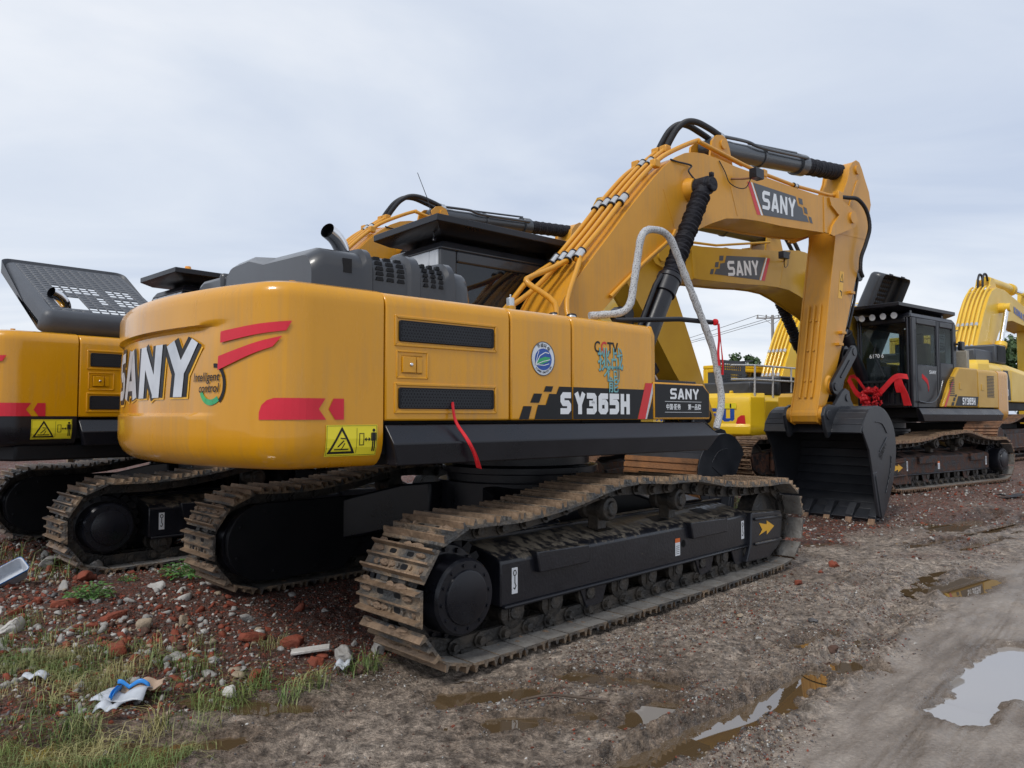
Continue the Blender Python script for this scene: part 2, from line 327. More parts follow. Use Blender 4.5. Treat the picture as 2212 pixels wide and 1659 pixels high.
def decal(name, polys, f, m, parent, cut=0, off=0):
    "polygons (a,b) -> f(a,b,off); cut: subdivide along a for curved surfaces"
    bm = bmesh.new()
    for i, p in enumerate(polys):
        vs = [bm.verts.new((a, b, (i % 5)*.00025)) for a, b in p]
        try: bm.faces.new(vs)
        except ValueError: pass
    if cut:
        xs = [v.co.x for v in bm.verts]; ys = [v.co.y for v in bm.verts]
        a = math.floor(min(xs)/cut)*cut
        while a < max(xs):
            bmesh.ops.bisect_plane(bm, geom=bm.verts[:]+bm.edges[:]+bm.faces[:], plane_co=(a, 0, 0), plane_no=(1, 0, 0)); a += cut
        a = math.floor(min(ys)/cut)*cut
        while a < max(ys):
            bmesh.ops.bisect_plane(bm, geom=bm.verts[:]+bm.edges[:]+bm.faces[:], plane_co=(0, a, 0), plane_no=(0, 1, 0)); a += cut
    for v in bm.verts: v.co = Vector(f(v.co.x, v.co.y, off+v.co.z))
    me = bpy.data.meshes.new(name); bm.to_mesh(me); bm.free(); me.materials.append(MATS[m])
    o = bpy.data.objects.new(name, me); COL.objects.link(o); o.parent = parent; return o
def font(name, body, size, f, m, parent, x0=0, y0=0, bold=0, sx=1, shear=0, off=0, align='LEFT', rot=0):
    c = bpy.data.curves.new(name, 'FONT'); c.body = body; c.size = size; c.offset = bold*size; c.shear = shear; c.align_x = align; c.resolution_u = 3
    t = bpy.data.objects.new(name, c); COL.objects.link(t)
    dg = bpy.context.evaluated_depsgraph_get(); me = bpy.data.meshes.new_from_object(t.evaluated_get(dg))
    bpy.data.objects.remove(t); bpy.data.curves.remove(c); ca, sa = math.cos(rot), math.sin(rot)
    for v in me.vertices:
        a, b = v.co.x*sx, v.co.y; v.co = Vector(f(x0+a*ca-b*sa, y0+a*sa+b*ca, off))
    me.materials.clear(); me.materials.append(MATS[m]); me.name = name
    o = bpy.data.objects.new(name, me); COL.objects.link(o); o.parent = parent; return o
def rect(x0, x1, y0, y1): return [(x0, y0), (x1, y0), (x1, y1), (x0, y1)]
def rrect(x0, x1, y0, y1, r, n=4):
    return arcpts(x1-r, y1-r, r, 0, 90, n)+arcpts(x0+r, y1-r, r, 90, 180, n)+arcpts(x0+r, y0+r, r, 180, 270, n)+arcpts(x1-r, y0+r, r, 270, 360, n)
def ell(cx, cy, rx, ry, n=24, a0=0, a1=360): return [(cx+rx*math.cos(math.radians(a0+(a1-a0)*i/n)), cy+ry*math.sin(math.radians(a0+(a1-a0)*i/n))) for i in range(n)]
def warn_sign(name, f, parent, W=.33, H=.18, white=False):
    s = decal(name, [rect(0, W, 0, H)], f, 'decal_yellow', parent, cut=.05)
    k = 'decal_black'; b = H
    T = []
    T += stroke([(b*.12, b*.12), (b*.55, b*.88), (b*.98, b*.12)], b*.07, True)
    T += stroke([(b*.3, b*.22), (b*.8, b*.22)], b*.035)+stroke([(b*.42, b*.3), (b*.62, b*.5)], b*.04)+stroke([(b*.55, b*.22), (b*.66, b*.42)], b*.03)
    T += stroke([(b*.5, b*.58), (b*.68, b*.56)], b*.035)
    T += stroke([(b*1.08, b*.1), (b*1.08, b*.9)], b*.012)
    T += stroke(rect(b*1.18, b*1.33, b*.35, b*.72), b*.025, True)
    T += [[(b*1.36, b*.53), (b*1.43, b*.60), (b*1.43, b*.46)], [(b*1.58, b*.53), (b*1.51, b*.60), (b*1.51, b*.46)]]+stroke([(b*1.42, b*.53), (b*1.52, b*.53)], b*.03)
    mx = b*1.7
    T += [ell(mx, b*.82, b*.055, b*.055, 10), rect(mx-b*.07, mx+b*.07, b*.48, b*.75), rect(mx-b*.055, mx-b*.012, b*.14, b*.5), rect(mx+b*.012, mx+b*.055, b*.14, b*.5),
          rect(mx-b*.105, mx-b*.08, b*.48, b*.74), rect(mx+b*.08, mx+b*.105, b*.48, b*.74)]
    T += stroke(rect(b*.03, W-b*.03, b*.03, b*.97), b*.012, True)
    decal('pictogram', T, f, k, s, cut=.05, off=.0015); return s
# ---------------------------------------------------------------- excavator: tracks
PITCHL = .2165
def close_path(P):
    P = [Vector(p) for p in P]; n = len(P); L = [0]
    for i in range(n): L.append(L[-1]+(P[(i+1) % n]-P[i]).length)
    N = round(L[-1]/PITCHL); out = []; j = 0
    for i in range(N+1):
        s = L[-1]*i/N
        while j < n-1 and L[j+1] < s: j += 1
        t = (s-L[j])/(L[j+1]-L[j]); out.append(P[j].lerp(P[(j+1) % n], min(t, 1)))
    return out
TRACK = [(-2.1, .115), (-1, .115), (0, .115), (1, .115), (2.0, .125)]+arcpts(2.08, .47, .345, -80, 82, 9)+ \
    [(1.83, .80), (1.36, .815), (.92, .85), (.72, .885), (.47, .925), (.26, .93), (.03, .93), (-.18, .95), (-.42, .96), (-.64, .945), (-.86, .905), (-1.08, .86), (-1.29, .83), (-1.5, .81), (-1.71, .795), (-1.93, .80)]+ \
    arcpts(-2.1, .455, .35, 92, 262, 11)
def shoe_mesh(w=.6, lumps=0, seed=0):
    b = MB(); rr_ = random.Random(seed); pr = [(-.104, .054), (-.104, .066), (-.098, .072), (-.090, .112), (-.079, .112), (-.070, .074), (-.019, .074), (-.009, .101), (.003, .101), (.012, .074), (.060, .074), (.071, .110), (.082, .110), (.092, .072), (.107, .062), (.107, .054)]
    n = len(pr); y0, y1 = -w/2, w/2
    vs = [(x, y0, z) for x, z in pr]+[(x, y1, z) for x, z in pr]
    for i in range(n):
        j = (i+1) % n; b.cur = 1 if i in (2, 3, 4, 7, 10, 11, 12) else (3 if i == n-1 else 0)
        b.add([vs[i], vs[j], vs[j+n], vs[i+n]], [(0, 1, 2, 3)])
    b.cur = 0; b.add(vs[:n], [tuple(range(n))]); b.add(vs[n:], [tuple(range(n))])
    b.cur = 2
    for y in (-.085, .085):
        b.prismz(rrect(.020, .054, y-.032, y+.032, .012, 2), .070, .0755)
        b.prismz(rrect(-.060, -.030, y-.032, y+.032, .012, 2), .070, .0752)
    b.cur = 0
    for y in (-.15, -.03, .03, .15):
        b.ring([(0, .07), (.014, .07), (.014, .088), (0, .088)], (.037, y, 0), (0, 0, 1), 6)
    b.cur = 4
    for _ in range(lumps):
        cx, cy = rr_.choice((-.045, .037, -.045, .037, -.1)), rr_.uniform(-w/2+.03, w/2-.03); sx, sy, sz = rr_.uniform(.014, .026), rr_.uniform(.012, .06), rr_.uniform(.008, .026); v, f = VARL[rr_.randrange(3)]
        b.add([(cx+p[0]*sx, max(-w/2, min(w/2, cy+p[1]*sy)), .074+p[2]*sz) for p in v], [tuple(q) for q in f])
    return b
def _lump(seed):
    bm = bmesh.new(); bmesh.ops.create_icosphere(bm, subdivisions=2, radius=1); r = random.Random(seed)
    v = [tuple(q.co*(1+r.uniform(-.22, .22))) for q in bm.verts]; f = [[q.index for q in p.verts] for p in bm.faces]; bm.free(); return v, f
VARL = [_lump(i) for i in range(3)]
def tracks(root, du, opt, shoe_mats, prefix=''):
    path = close_path(TRACK)
    for sg in (-1, 1):
        yc = sg*1.37
        ch = MB()
        Ms = []
        for i in range(len(path)-1):
            p, q = path[i], path[i+1]; t = (q-p).normalized(); c = (p+q)/2
            X = Vector((t.x, 0, t.y)); Z = Vector((t.y, 0, -t.x)); Y = Z.cross(X)
            M = Matrix((X, Y, Z)).transposed().to_4x4(); M.translation = Vector((c.x, yc, c.y)); Ms.append(M)
            for y in (-.085, .085):
                ch.box(-.104, .104, y-.018, y+.018, -.045, .052, T=M); ch.box(-.05, .05, y-.03, y+.03, .03, .054, T=M)
                ch.cyl((-.108, y-.034, 0), (-.108, y+.034, 0), .047, n=8, T=M)
            ch.cyl((-.108, -.15, 0), (-.108, .15, 0), .028, n=8, T=M)
        co = ch.obj('track_chain', opt.get('chain', 'steel_dark'), root); co.rotation_euler.z = du
        vs_ = []
        for i, M in enumerate(Ms):
            J = Matrix.Rotation(random.uniform(-.03, .03), 4, 'Y')
            if i < 6: s0 = shoe_mesh(lumps=opt.get('lumps', (6, 6))[0 if sg < 0 else 1]*(0, 1, 2, 1, 3, 2)[i], seed=i+7*sg+31).obj('track_shoe', shoe_mats, co, smooth=False); s0.matrix_local = M @ J; vs_.append(s0)
            else: share(random.choice(vs_), 'track_shoe', co, M @ J)
        # --- frame
        f = MB(); S = lambda pts: [(sg*y, z) for y, z in pts]
        f.prismx(S([(1.505, .29), (1.505, .575), (1.47, .61), (1.20, .675), (1.14, .675), (1.14, .29)]), -1.72, 1.60)
        f.m(1).prismx(S([(1.53, .272), (1.53, .298), (1.40, .298), (1.40, .272)]), -1.70, 1.60).m(0)
        f.prismx(S([(1.18, .2), (1.18, .70), (1.10, .70), (1.10, .2)]), -1.95, 1.7)
        f.prism([(-1.72, .27), (-1.72, .60), (-1.88, .76), (-2.0, .76), (-2.0, .3), (-1.9, .2)], sg*1.13, sg*1.2)
        fo = f.obj('track_frame', [opt.get('frame', 'muddy_black'), 'black'], root, bevel=.012); fo.rotation_euler.z = du
        for x0, x1 in ((-1.42, -.86), (.52, 1.14)):
            o = MB(); o.prism([(x0, .615), (x1, .60), (x1, .47), (x0+.03, .47)], sg*1.44, sg*1.55); o.obj('step', opt.get('frame', 'muddy_black'), fo, bevel=.01)
        for x0 in (-.55, .25, .95):
            o = MB(); o.add([(x0+dx, sg*y, .61+(1.47-y)*.065/.27+.003) for dx, y in ((0, 1.26), (.2, 1.26), (.2, 1.38), (0, 1.38))], [(0, 1, 2, 3)]); o.obj('frame_opening', 'black_deep', fo)
        o = MB(); o.ring([(0, 0), (.032, 0)], (.46, sg*1.5075, .44), (0, sg, 0), 16); o.obj('frame_opening', 'black_deep', fo)
        g = MB(); g.prism([(1.60, .60), (2.22, .57), (2.26, .52), (2.2, .24), (1.96, .13), (1.50, .14), (1.58, .30)], sg*1.20, sg*1.55)
        g.prism([(1.64, .52), (2.20, .50), (2.20, .53), (1.64, .55)], sg*1.55, sg*1.575); g.prism([(1.64, .28), (2.20, .27), (2.20, .30), (1.64, .31)], sg*1.55, sg*1.575)
        go = g.obj('idler_guard', [opt.get('frame', 'muddy_black')], root, bevel=.02); go.rotation_euler.z = du
        F = (lambda a, b, off=0: (a, -1.553-off, b)) if sg < 0 else (lambda a, b, off=0: (-a, 1.553+off, b))
        a0 = 1.74 if sg < 0 else -2.06
        ar = [(0, .37-.37), (.07, .05), (0, .12), (.15, .095), (.17, .095), (.17, .13), (.34, .06), (.17, -.01), (.17, .03), (.15, .03)]
        decal('arrow_decal', [[(a0+x*.95, .37+z) for x, z in ar]], F, 'decal_gold', go)
        F2 = (lambda a, b, off=0: (a, -1.508-off, b)) if sg < 0 else (lambda a, b, off=0: (-a, 1.508+off, b))
        for a, kind in ((-1.62, 0), (1.47, 0), (.33, 1)):
            a = a if sg < 0 else -a-.06
            if kind == 0:
                d0 = decal('sling_label', [rect(a, a+.055, .36, .53)], F2, 'white', fo)
                decal('hook_mark', stroke(ell(a+.027, .495, .014, .018, 8), .006, True)+stroke([(a+.027, .475), (a+.027, .43), (a+.038, .41), (a+.027, .39), (a+.014, .40)], .007), F2, 'decal_black', fo, off=.002)
            else:
                decal('notice_label', [rect(a, a+.075, .35, .46)], F2, 'white', fo); decal('notice_stripe', [rect(a, a+.075, .46, .495)], F2, 'orange', fo)
                decal('notice_text', [rect(a+.01, a+.06, .365+.016*i, .369+.016*i) for i in range(5)], F2, 'decal_grey', fo, off=.002)
        # rollers
        r = MB(); r.ring([(0, -.14), (.045, -.14), (.05, -.12), (.11, -.11), (.11, -.075), (.085, -.06), (.085, .06), (.11, .075), (.11, .11), (.05, .12), (.045, .14), (0, .14)], (0, 0, 0), (0, 1, 0), 20)
        r.box(-.055, .055, -.13, -.115, -.05, .045); r.box(-.055, .055, .115, .13, -.05, .045)
        r0 = None
        for i in range(9):
            M = Matrix.Translation((-1.58+i*.392, yc, .235))
            if r0 is None: r0 = r.obj('track_roller', opt.get('chain', 'steel_dark'), fo, bevel=.005); r0.matrix_local = M
            else: share(r0, 'track_roller', fo, M)
        for x in (-.75, .82, 1.45):
            q = MB(); q.prism([(x-.16, .28), (x+.16, .28), (x+.10, .14), (x-.08, .12)], sg*1.48, sg*1.50); q.obj('roller_guard', opt.get('frame', 'muddy_black'), fo, bevel=.006)
        c = MB(); c.ring([(0, -.16), (.05, -.16), (.06, -.14), (.085, -.135), (.095, -.11), (.095, -.06), (.075, -.05), (.075, .05), (.095, .06), (.095, .12), (0, .14)], (0, 0, 0), (0, sg*-1, 0), 22)
        c.box(-.05, .05, -.05, .05, -.16, 0)
        c0 = c.obj('carrier_roller', opt.get('chain', 'steel_dark'), fo, bevel=.005); c0.matrix_local = Matrix.Translation((-.55, yc, .825)); share(c0, 'carrier_roller', fo, Matrix.Translation((.42, yc, .82)))
        # idler and sprocket
        i_ = MB(); i_.ring([(0, -.1), (.08, -.1), (.1, -.07), (.26, -.04), (.29, -.08), (.31, -.08), (.31, .08), (.29, .08), (.26, .04), (.1, .07), (.08, .1), (0, .1)], (2.08, yc, .47), (0, 1, 0), 36)
        io = i_.obj('idler_wheel', opt.get('chain', 'steel_dark'), root, bevel=0); io.rotation_euler.z = du
        s_ = MB()
        for k in range(21):
            a = 2*PI*k/21; T = Matrix.Translation((-2.1, yc, .455)) @ Matrix.Rotation(a, 4, 'Y')
            s_.prism([(.25, -.045), (.33, -.022), (.33, .022), (.25, .045)], -.03, .03, T=T)
        s_.ring([(0, -.035), (.28, -.035), (.28, .035), (0, .035)], (-2.1, yc, .455), (0, 1, 0), 36)
        so = s_.obj('sprocket', 'black_deep', root); so.rotation_euler.z = du
        m_ = MB(); h = sg*1.0
        m_.ring([(.30, 1.10), (.30, 1.40), (.285, 1.415), (.235, 1.42), (.23, 1.60), (.215, 1.62), (.165, 1.622), (.160, 1.634), (.15, 1.638), (0, 1.638)], (-2.12, 0, .445), (0, sg, 0), 40)
        for k in range(12):
            a = 2*PI*k/12+.1; m_.ring([(0, 1.62), (.011, 1.62), (.011, 1.632), (0, 1.632)], (-2.12+.19*math.cos(a), 0, .445+.19*math.sin(a)), (0, sg, 0), 6)
        for k in range(16):
            a = 2*PI*k/16; m_.ring([(0, 1.41), (.018, 1.41), (.018, 1.44), (0, 1.44)], (-2.12+.262*math.cos(a), 0, .445+.262*math.sin(a)), (0, sg, 0), 6)
        mo = m_.obj('drive_motor', 'black', root, bevel=0); mo.rotation_euler.z = du
        # inner cover plate
        k_ = MB(); outl = arcpts(-2.08, .455, .33, 90, 270, 14)+[(-1.3, .125), (-1.15, .3), (-1.15, .785)]
        k_.prism(outl, sg*1.02, sg*1.07)
        for x, z in ((-2.3, .6), (-2.33, .35), (-2.08, .72), (-1.6, .72), (-1.25, .70), (-2.0, .2), (-1.6, .19)): k_.ring([(0, -.012), (.016, -.012), (.016, .02), (0, .02)], (x, sg*1.02, z), (0, -sg, 0), 6)
        ko = k_.obj('motor_cover', 'black_deep', root, bevel=.006); ko.rotation_euler.z = du
        for ang in (1, -1):
            a_ = MB()
            def R_(x, y, hw, z0, z1): return [(x-hw, y, z0), (x+hw, y, z0), (x+hw, y, z1), (x-hw, y, z1)]
            a_.loft([R_(ang*.42, sg*.35, .40, .55, .93), R_(ang*.62, sg*.62, .32, .50, .90), R_(ang*.95, sg*.9, .30, .42, .80), R_(ang*1.05, sg*1.16, .32, .36, .72)])
            ao = a_.obj('frame_arm', 'black', root, bevel=.02); ao.rotation_euler.z = du
    c = MB(); c.prismz(ell(0, 0, .78, .78, 28), .62, .95); c.ring([(0, .93), (.70, .93), (.70, 1.02), (.74, 1.02), (.74, 1.08), (.66, 1.09), (.66, 1.2), (.85, 1.2), (.85, 1.31), (0, 1.31)], (0, 0, 0), (0, 0, 1), 48)
    co = c.obj('swing_ring', 'black', root, bevel=.006); co.rotation_euler.z = du

# ---------------------------------------------------------------- counterweight
def cw_plan():
    R, rc = 3.42, .30; cy = -1.5+rc; cx = -math.sqrt((R-rc)**2-cy**2); a1 = math.degrees(math.atan2(cy, cx))
    P = [(-2.425, -1.5), (-2.65, -1.5)]+arcpts(cx, cy, rc, -90, a1, 10)+arcpts(0, 0, R, a1, -360-a1, 80)[1:]+arcpts(cx, -cy, rc, -a1-360+0, -270, 10)[1:]+[(-2.65, 1.5), (-2.425, 1.5)]
    P = np.array(P); L = np.concatenate([[0], np.cumsum(np.hypot(*np.diff(P, axis=0).T))]); return P, L
CWP, CWL = cw_plan()
def sst(a, b, x): t = min(1, max(0, (x-a)/(b-a))); return t*t*(3-2*t)
def cw_off(s, z):
    Lt = CWL[-1]; q = min(s, Lt-s)
    w_ = 1.0+.16*min(1, max(0, (2.06-z)/.10)); fade = min(1, max(0, (q-w_+.06)/.30))
    o = 0
    if z > 2.20: t = (z-2.20)/.09; o -= .085*(1-math.sqrt(max(0, 1-t*t)))
    if z < 1.40: t = (1.40-z)/.17; o -= .13*(1-math.sqrt(max(0, 1-t*t)))
    rec = min(1, max(0, (z-1.530)/.020))*(1-min(1, max(0, (z-2.04-.0)/(.018+.04*(1-fade)))))
    o -= .034*fade*rec
    e = sst(.90, 1.06, s)-0   # shallow pocket behind the corner reflector
    return o
def cw_pt(s, z, off=0):
    x = np.interp(s, CWL, CWP[:, 0]); y = np.interp(s, CWL, CWP[:, 1]); d = .02
    x1 = np.interp(s+d, CWL, CWP[:, 0]); y1 = np.interp(s+d, CWL, CWP[:, 1]); x0 = np.interp(s-d, CWL, CWP[:, 0]); y0 = np.interp(s-d, CWL, CWP[:, 1])
    t = Vector((x1-x0, y1-y0)).normalized(); n = Vector((t.y, -t.x)); n = n if n.dot(Vector((x, y))) > 0 else -n
    o = cw_off(s, z)+off; return (x+n.x*o, y+n.y*o, z)
def counterweight(root, M, opt):
    b = MB(); zs = [1.23, 1.235, 1.25, 1.28, 1.32, 1.37, 1.42, 1.46, 1.49, 1.51, 1.529, 1.5305, 1.540, 1.550, 1.5505, 1.57, 1.59, 1.62, 1.7, 1.8, 1.9, 2.0, 2.03, 2.045, 2.06, 2.075, 2.09, 2.12, 2.16, 2.19, 2.22, 2.25, 2.275, 2.29]
    ss = sorted(set([round(i*.05, 3) for i in range(int(CWL[-1]/.05)+1)]+[float(x) for x in CWL[:14]]+[float(x) for x in CWL[-14:]]))
    n = len(ss); V = [cw_pt(s, z) for z in zs for s in ss]; F = [(j*n+i, j*n+i+1, (j+1)*n+i+1, (j+1)*n+i) for j in range(len(zs)-1) for i in range(n-1)]
    b.add(V, F); b.add(V[-n:], [tuple(range(n))]); b.add(V[:n], [tuple(range(n))])
    for s in (V[0::n], V[n-1::n]): b.add(list(s), []) 
    b.add([V[j*n] for j in range(len(zs))]+[V[j*n+n-1] for j in range(len(zs))], [(j, j+1, j+1+len(zs), j+len(zs)) for j in range(len(zs)-1)])
    bm_ = b.obj('counterweight', ['yellow', 'black'], root, ang=50)
    me = bm_.data; bmx = bmesh.new(); bmx.from_mesh(me); bmesh.ops.remove_doubles(bmx, verts=bmx.verts, dist=1e-4); bmesh.ops.recalc_face_normals(bmx, faces=bmx.faces); bmx.to_mesh(me); bmx.free(); me.shade_smooth(); me.set_sharp_from_angle(angle=math.radians(26))
    if opt.get('cw_black'):
        for p in me.polygons: p.material_index = 1 if p.center.z < 1.505 else 0
    Lt = CWL[-1]; SC = 3.05
    F = lambda a, bb, off=0: cw_pt(SC-a, bb, .004+off)
    H = .33; z0 = 1.645; wd = [p for p in word('SANY', .205, 1.0, .13, slant=.10)]
    wmax = max(x for p in wd for x, _ in p); kx = 1.72/wmax
    def big(grow, name, m, off, dz=0, dx=0):
        decal(name, [[(x*kx+.06+dx, z0+y*H+dz) for x, y in p] for p in word('SANY', .205, 1.0, .13, slant=.10, grow=grow)], F, m, bm_, cut=.06, off=off)
    big(.22, 'letter_edge', 'decal_gold', 0, -.012, .006); big(.19, 'letter_outline', 'decal_black', .003); big(0, 'brand_letters', 'silver', .006)
    # reflectors
    st = [[(1.04, 1.945), (1.04, 2.01), (.57, 2.055), (.60, 2.0)], [(1.06, 1.79), (1.055, 1.87), (.62, 1.97), (.67, 1.91)]]
    decal('reflector_stripe', [[(SC-x, z) for x, z in p] for p in st], F, 'reflector', bm_, cut=.05, off=.006)
    ar = [(.745, 1.51), (.745, 1.55), (.73, 1.59), (.70, 1.617), (.66, 1.63), (.375, 1.63), (.415, 1.57), (.37, 1.51)]
    decal('reflector_arrow', [[(SC-x, z) for x, z in ar], [(SC-x, z) for x, z in ((.325, 1.63), (.26, 1.63), (.26, 1.51), (.315, 1.51), (.355, 1.57))]], F, 'reflector', bm_, cut=.04)
    if opt.get('sign', 1): warn_sign('warning_sign', lambda a, bb, off=0: cw_pt(.37-a, 1.30+bb, .004+off), bm_)
    f2 = lambda a, bb, off=0: cw_pt(1.315-a*1.08, 1.70+bb*1.08, .004+off)
    font('emblem_text', 'Intelligent', .066, f2, 'decal_black', bm_, -.01, .03, bold=.012, shear=.2, sx=.98, off=.003); font('emblem_text', 'control', .066, f2, 'decal_black', bm_, .05, -.03, bold=.012, shear=.2, sx=.98, off=.003)
    decal('emblem_arc', stroke(ell(.21, .01, .075, .10, 22, 100, -70), .022), f2, 'decal_black', bm_, cut=.04)
    decal('emblem_arc', stroke(ell(.17, .0, .10, .085, 14, 200, 320), .03), f2, 'decal_green', bm_, cut=.04)
    m = MB()
    for s in (.55, 1.1, 2.6):
        m = MB(); p = cw_pt(s, 2.29, -.12); m.cyl((p[0], p[1], 2.28), (p[0], p[1], 2.312), .02, n=8); m.obj('lifting_plug', 'yellow', bm_)
    return bm_
# ---------------------------------------------------------------- upper structure
def wall_x(b, x0, x1, y0, y1, z0, z1, h):      # wall normal to y with hole (x,x,z,z)
    hx0, hx1, hz0, hz1 = h
    b.box(x0, hx0, y0, y1, z0, z1); b.box(hx1, x1, y0, y1, z0, z1); b.box(hx0, hx1, y0, y1, z0, hz0); b.box(hx0, hx1, y0, y1, hz1, z1)
def wall_y(b, x0, x1, y0, y1, z0, z1, h):
    hy0, hy1, hz0, hz1 = h
    b.box(x0, x1, y0, hy0, z0, z1); b.box(x0, x1, hy1, y1, z0, z1); b.box(x0, x1, hy0, hy1, z0, hz0); b.box(x0, x1, hy0, hy1, hz1, z1)
def house(root, opt):
    M = opt['paint']
    d = MB(); d.box(-2.9, .95, -1.46, 1.46, 1.30, 1.475); d.box(-2.4, .1, -1.2, 1.2, 1.22, 1.30); d.box(-2.7, -.62, -1.40, 1.40, 1.475, 2.25)
    d.box(-.62, .10, -1.40, -.55, 1.475, 2.24)
    d.obj('deck', 'black_deep', root, bevel=.01)
    for sg in (-1, 1):
        s = MB(); pf = [(1.45, 1.478), (1.50, 1.478), (1.598, 1.366), (1.575, 1.235), (1.45, 1.235)]
        e = 1.25 if sg > 0 else .93
        s.loft([[(x0+(.0 if z > 1.3 else .04), sg*y, z) for y, z in pf] for x0 in (-2.41,)]+[[(e+(-.10 if z > 1.45 else (0 if z > 1.3 else -.14)), sg*y, z) for y, z in pf]])
        so = s.obj('side_skirt', ['grey_dark' if 0 else 'black'], root, bevel=.008)
        if sg < 0: lf = lambda a, b, off=0: (a, -1.508-(1.47-b)*.82-.004-off, b-.008)
        else: lf = lambda a, b, off=0: (-a, 1.508+(1.47-b)*.82+.004+off, b-.008)
        a = .18 if sg < 0 else -.55
        decal('axis_label', [[(a, 1.47), (a+.075, 1.47), (a+.12, 1.385), (a+.045, 1.385)]], lf, 'white', so); decal('axis_mark', stroke([(a+.03, 1.43), (a+.09, 1.43)], .004)+stroke([(a+.055, 1.46), (a+.065, 1.40)], .004)+stroke(ell(a+.06, 1.43, .015, .012, 10), .004, True), lf, 'decal_black', so, off=.001)
    cw = counterweight(root, M, opt)
    # right side doors
    def prof(zt=2.285, y=1.5, sg=-1): return [(sg*y, 1.502), (sg*y, zt-.09)]+[(sg*(y-.09+.09*math.cos(t)), zt-.09+.09*math.sin(t)) for t in (PI/8, PI/4, 3*PI/8, PI/2)]+[(sg*1.2, zt+.005), (sg*1.2, 1.502)]
    names = []
    for sg in (-1, 1):
        if sg < 0: spans = [(-2.412, -1.428), (-1.416, -.823), (-.811, .125)]
        else: spans = [(-2.412, -1.42)]
        for k, (x0, x1) in enumerate(spans):
            b = MB(); b.prismx(prof(sg=sg), x0, x1)
            o = b.obj('side_door', M, root, bevel=.012)
            if sg < 0 and k == 0:
                for z0, z1 in ((2.0, 2.10), (1.59, 1.69)):
                    g = MB(); g.prism(rrect(-2.32, -1.575, z0-.015, z1+.015, .012, 2), -1.512, -1.49)
                    go = g.obj('vent_grille', 'black_deep', o, bevel=.004)
                    hx = []; r = 0; z = z0
                    while z < z1:
                        x = -2.30+(r % 2)*.011
                        while x < -1.60:
                            hx.append([(x+.0085*math.cos(a*PI/3+PI/6), z+.0085*math.sin(a*PI/3+PI/6)) for a in range(6)]); x += .022
                        z += .019; r += 1
                    hm = MB()
                    for h in hx:
                        hm.add([(x, -1.5135, z) for x, z in h]+[(x*0+sum(q[0] for q in h)/6+(x-sum(q[0] for q in h)/6)*1.26, -1.5135, sum(q[1] for q in h)/6+(z-sum(q[1] for q in h)/6)*1.26) for x, z in h], [(i, (i+1) % 6, (i+1) % 6+6, i+6) for i in range(6)])
                    hm.obj('grille_mesh', 'hood_grey', go, smooth=False)
                fr = MB()
                for z0, z1 in ((1.985, 2.115), (1.575, 1.705)):
                    for q in stroke(rect(-2.34, -1.555, z0-.02, z1+.02), .018, True): fr.prism([tuple(p) for p in q], -1.508, -1.49)
                for q in stroke(rect(-2.33, -2.11, 1.765, 1.925), .012, True): fr.prism([tuple(p) for p in q], -1.506, -1.49)
                fr.obj('door_moulding', M, o, bevel=.004)
                la = MB(); la.prism(rect(-2.305, -2.145, 1.785, 1.905), -1.500, -1.49); la.prism(rect(-2.295, -2.2, 1.797, 1.893), -1.512, -1.49); la.prism(rect(-2.19, -2.15, 1.797, 1.893), -1.505, -1.49)
                la.m(1).ring([(0, 0), (.013, 0), (.010, .008), (0, .01)], (-2.235, -1.512, 1.846), (0, -1, 0), 12)
                la.obj('door_latch', [M, 'chrome'], o, bevel=.002)
            if sg < 0 and k == 1:
                F = lambda a, b, off=0: (a, -1.5025-off, b)
                s = decal('round_sticker', [ell(-1.115, 1.94, .115, .122, 32)], F, 'silver', o)
                decal('sticker_rim', stroke(ell(-1.115, 1.94, .113, .12, 32), .006, True), F, 'decal_grey', s, off=.001)
                decal('sticker_leaf', [ell(-1.113, 1.935, .082, .078, 28)], F, 'decal_blue', s, off=.001)
                decal('sticker_leaf', [[(-1.19, 1.90), (-1.16, 1.935), (-1.10, 1.955), (-1.045, 1.95), (-1.07, 1.92), (-1.13, 1.90)]], F, 'decal_green', s, off=.003)
                decal('sticker_line', stroke([(-1.19, 1.895), (-1.15, 1.96), (-1.10, 1.985), (-1.06, 1.98)], .006)+stroke([(-1.19, 1.895), (-1.12, 1.92), (-1.05, 1.935)], .005)+stroke([(-1.19, 1.895), (-1.11, 1.892), (-1.06, 1.905)], .005)+stroke([(-1.19, 1.895), (-1.175, 1.96), (-1.16, 1.995)], .005), F, 'white', s, off=.0045)
                for ch, an in zip('节能环保', (118, 98, 80, 60)):
                    t = math.radians(an); font('sticker_text', ch, .032, F, 'decal_black', s, -1.115+.088*math.cos(t)-.012, 1.94+.092*math.sin(t)-.010, rot=t-PI/2, off=.002, bold=.01)
                T = 'LOWER EMISSION'
                for i, ch in enumerate(T):
                    t = math.radians(-138+i*96/13); font('sticker_text', ch, .021, F, 'decal_black', s, -1.115+.100*math.cos(t), 1.94+.105*math.sin(t), rot=t+PI/2, off=.002, bold=.02)
                band = [[(-1.345, 1.507), (-1.255, 1.507), (-1.225, 1.60), (-1.305, 1.60)], [(-1.24, 1.625), (-1.155, 1.625), (-1.125, 1.69), (-1.205, 1.69)], [(-1.11, 1.705), (-1.035, 1.705), (-1.015, 1.745), (-1.09, 1.745)],
                        [(-1.20, 1.507), (-.824, 1.507), (-.824, 1.745), (-.955, 1.745), (-.985, 1.69), (-1.055, 1.69), (-1.09, 1.61), (-1.165, 1.61)]]
                decal('model_band', band, F, 'decal_black', o)
                wdd = [[(-.945+x*.145*1.0, 1.545+y*.16) for x, y in p] for p in word('S', .27, 1.05, .1)]
                decal('model_text', wdd, F, 'white', o, off=.002)
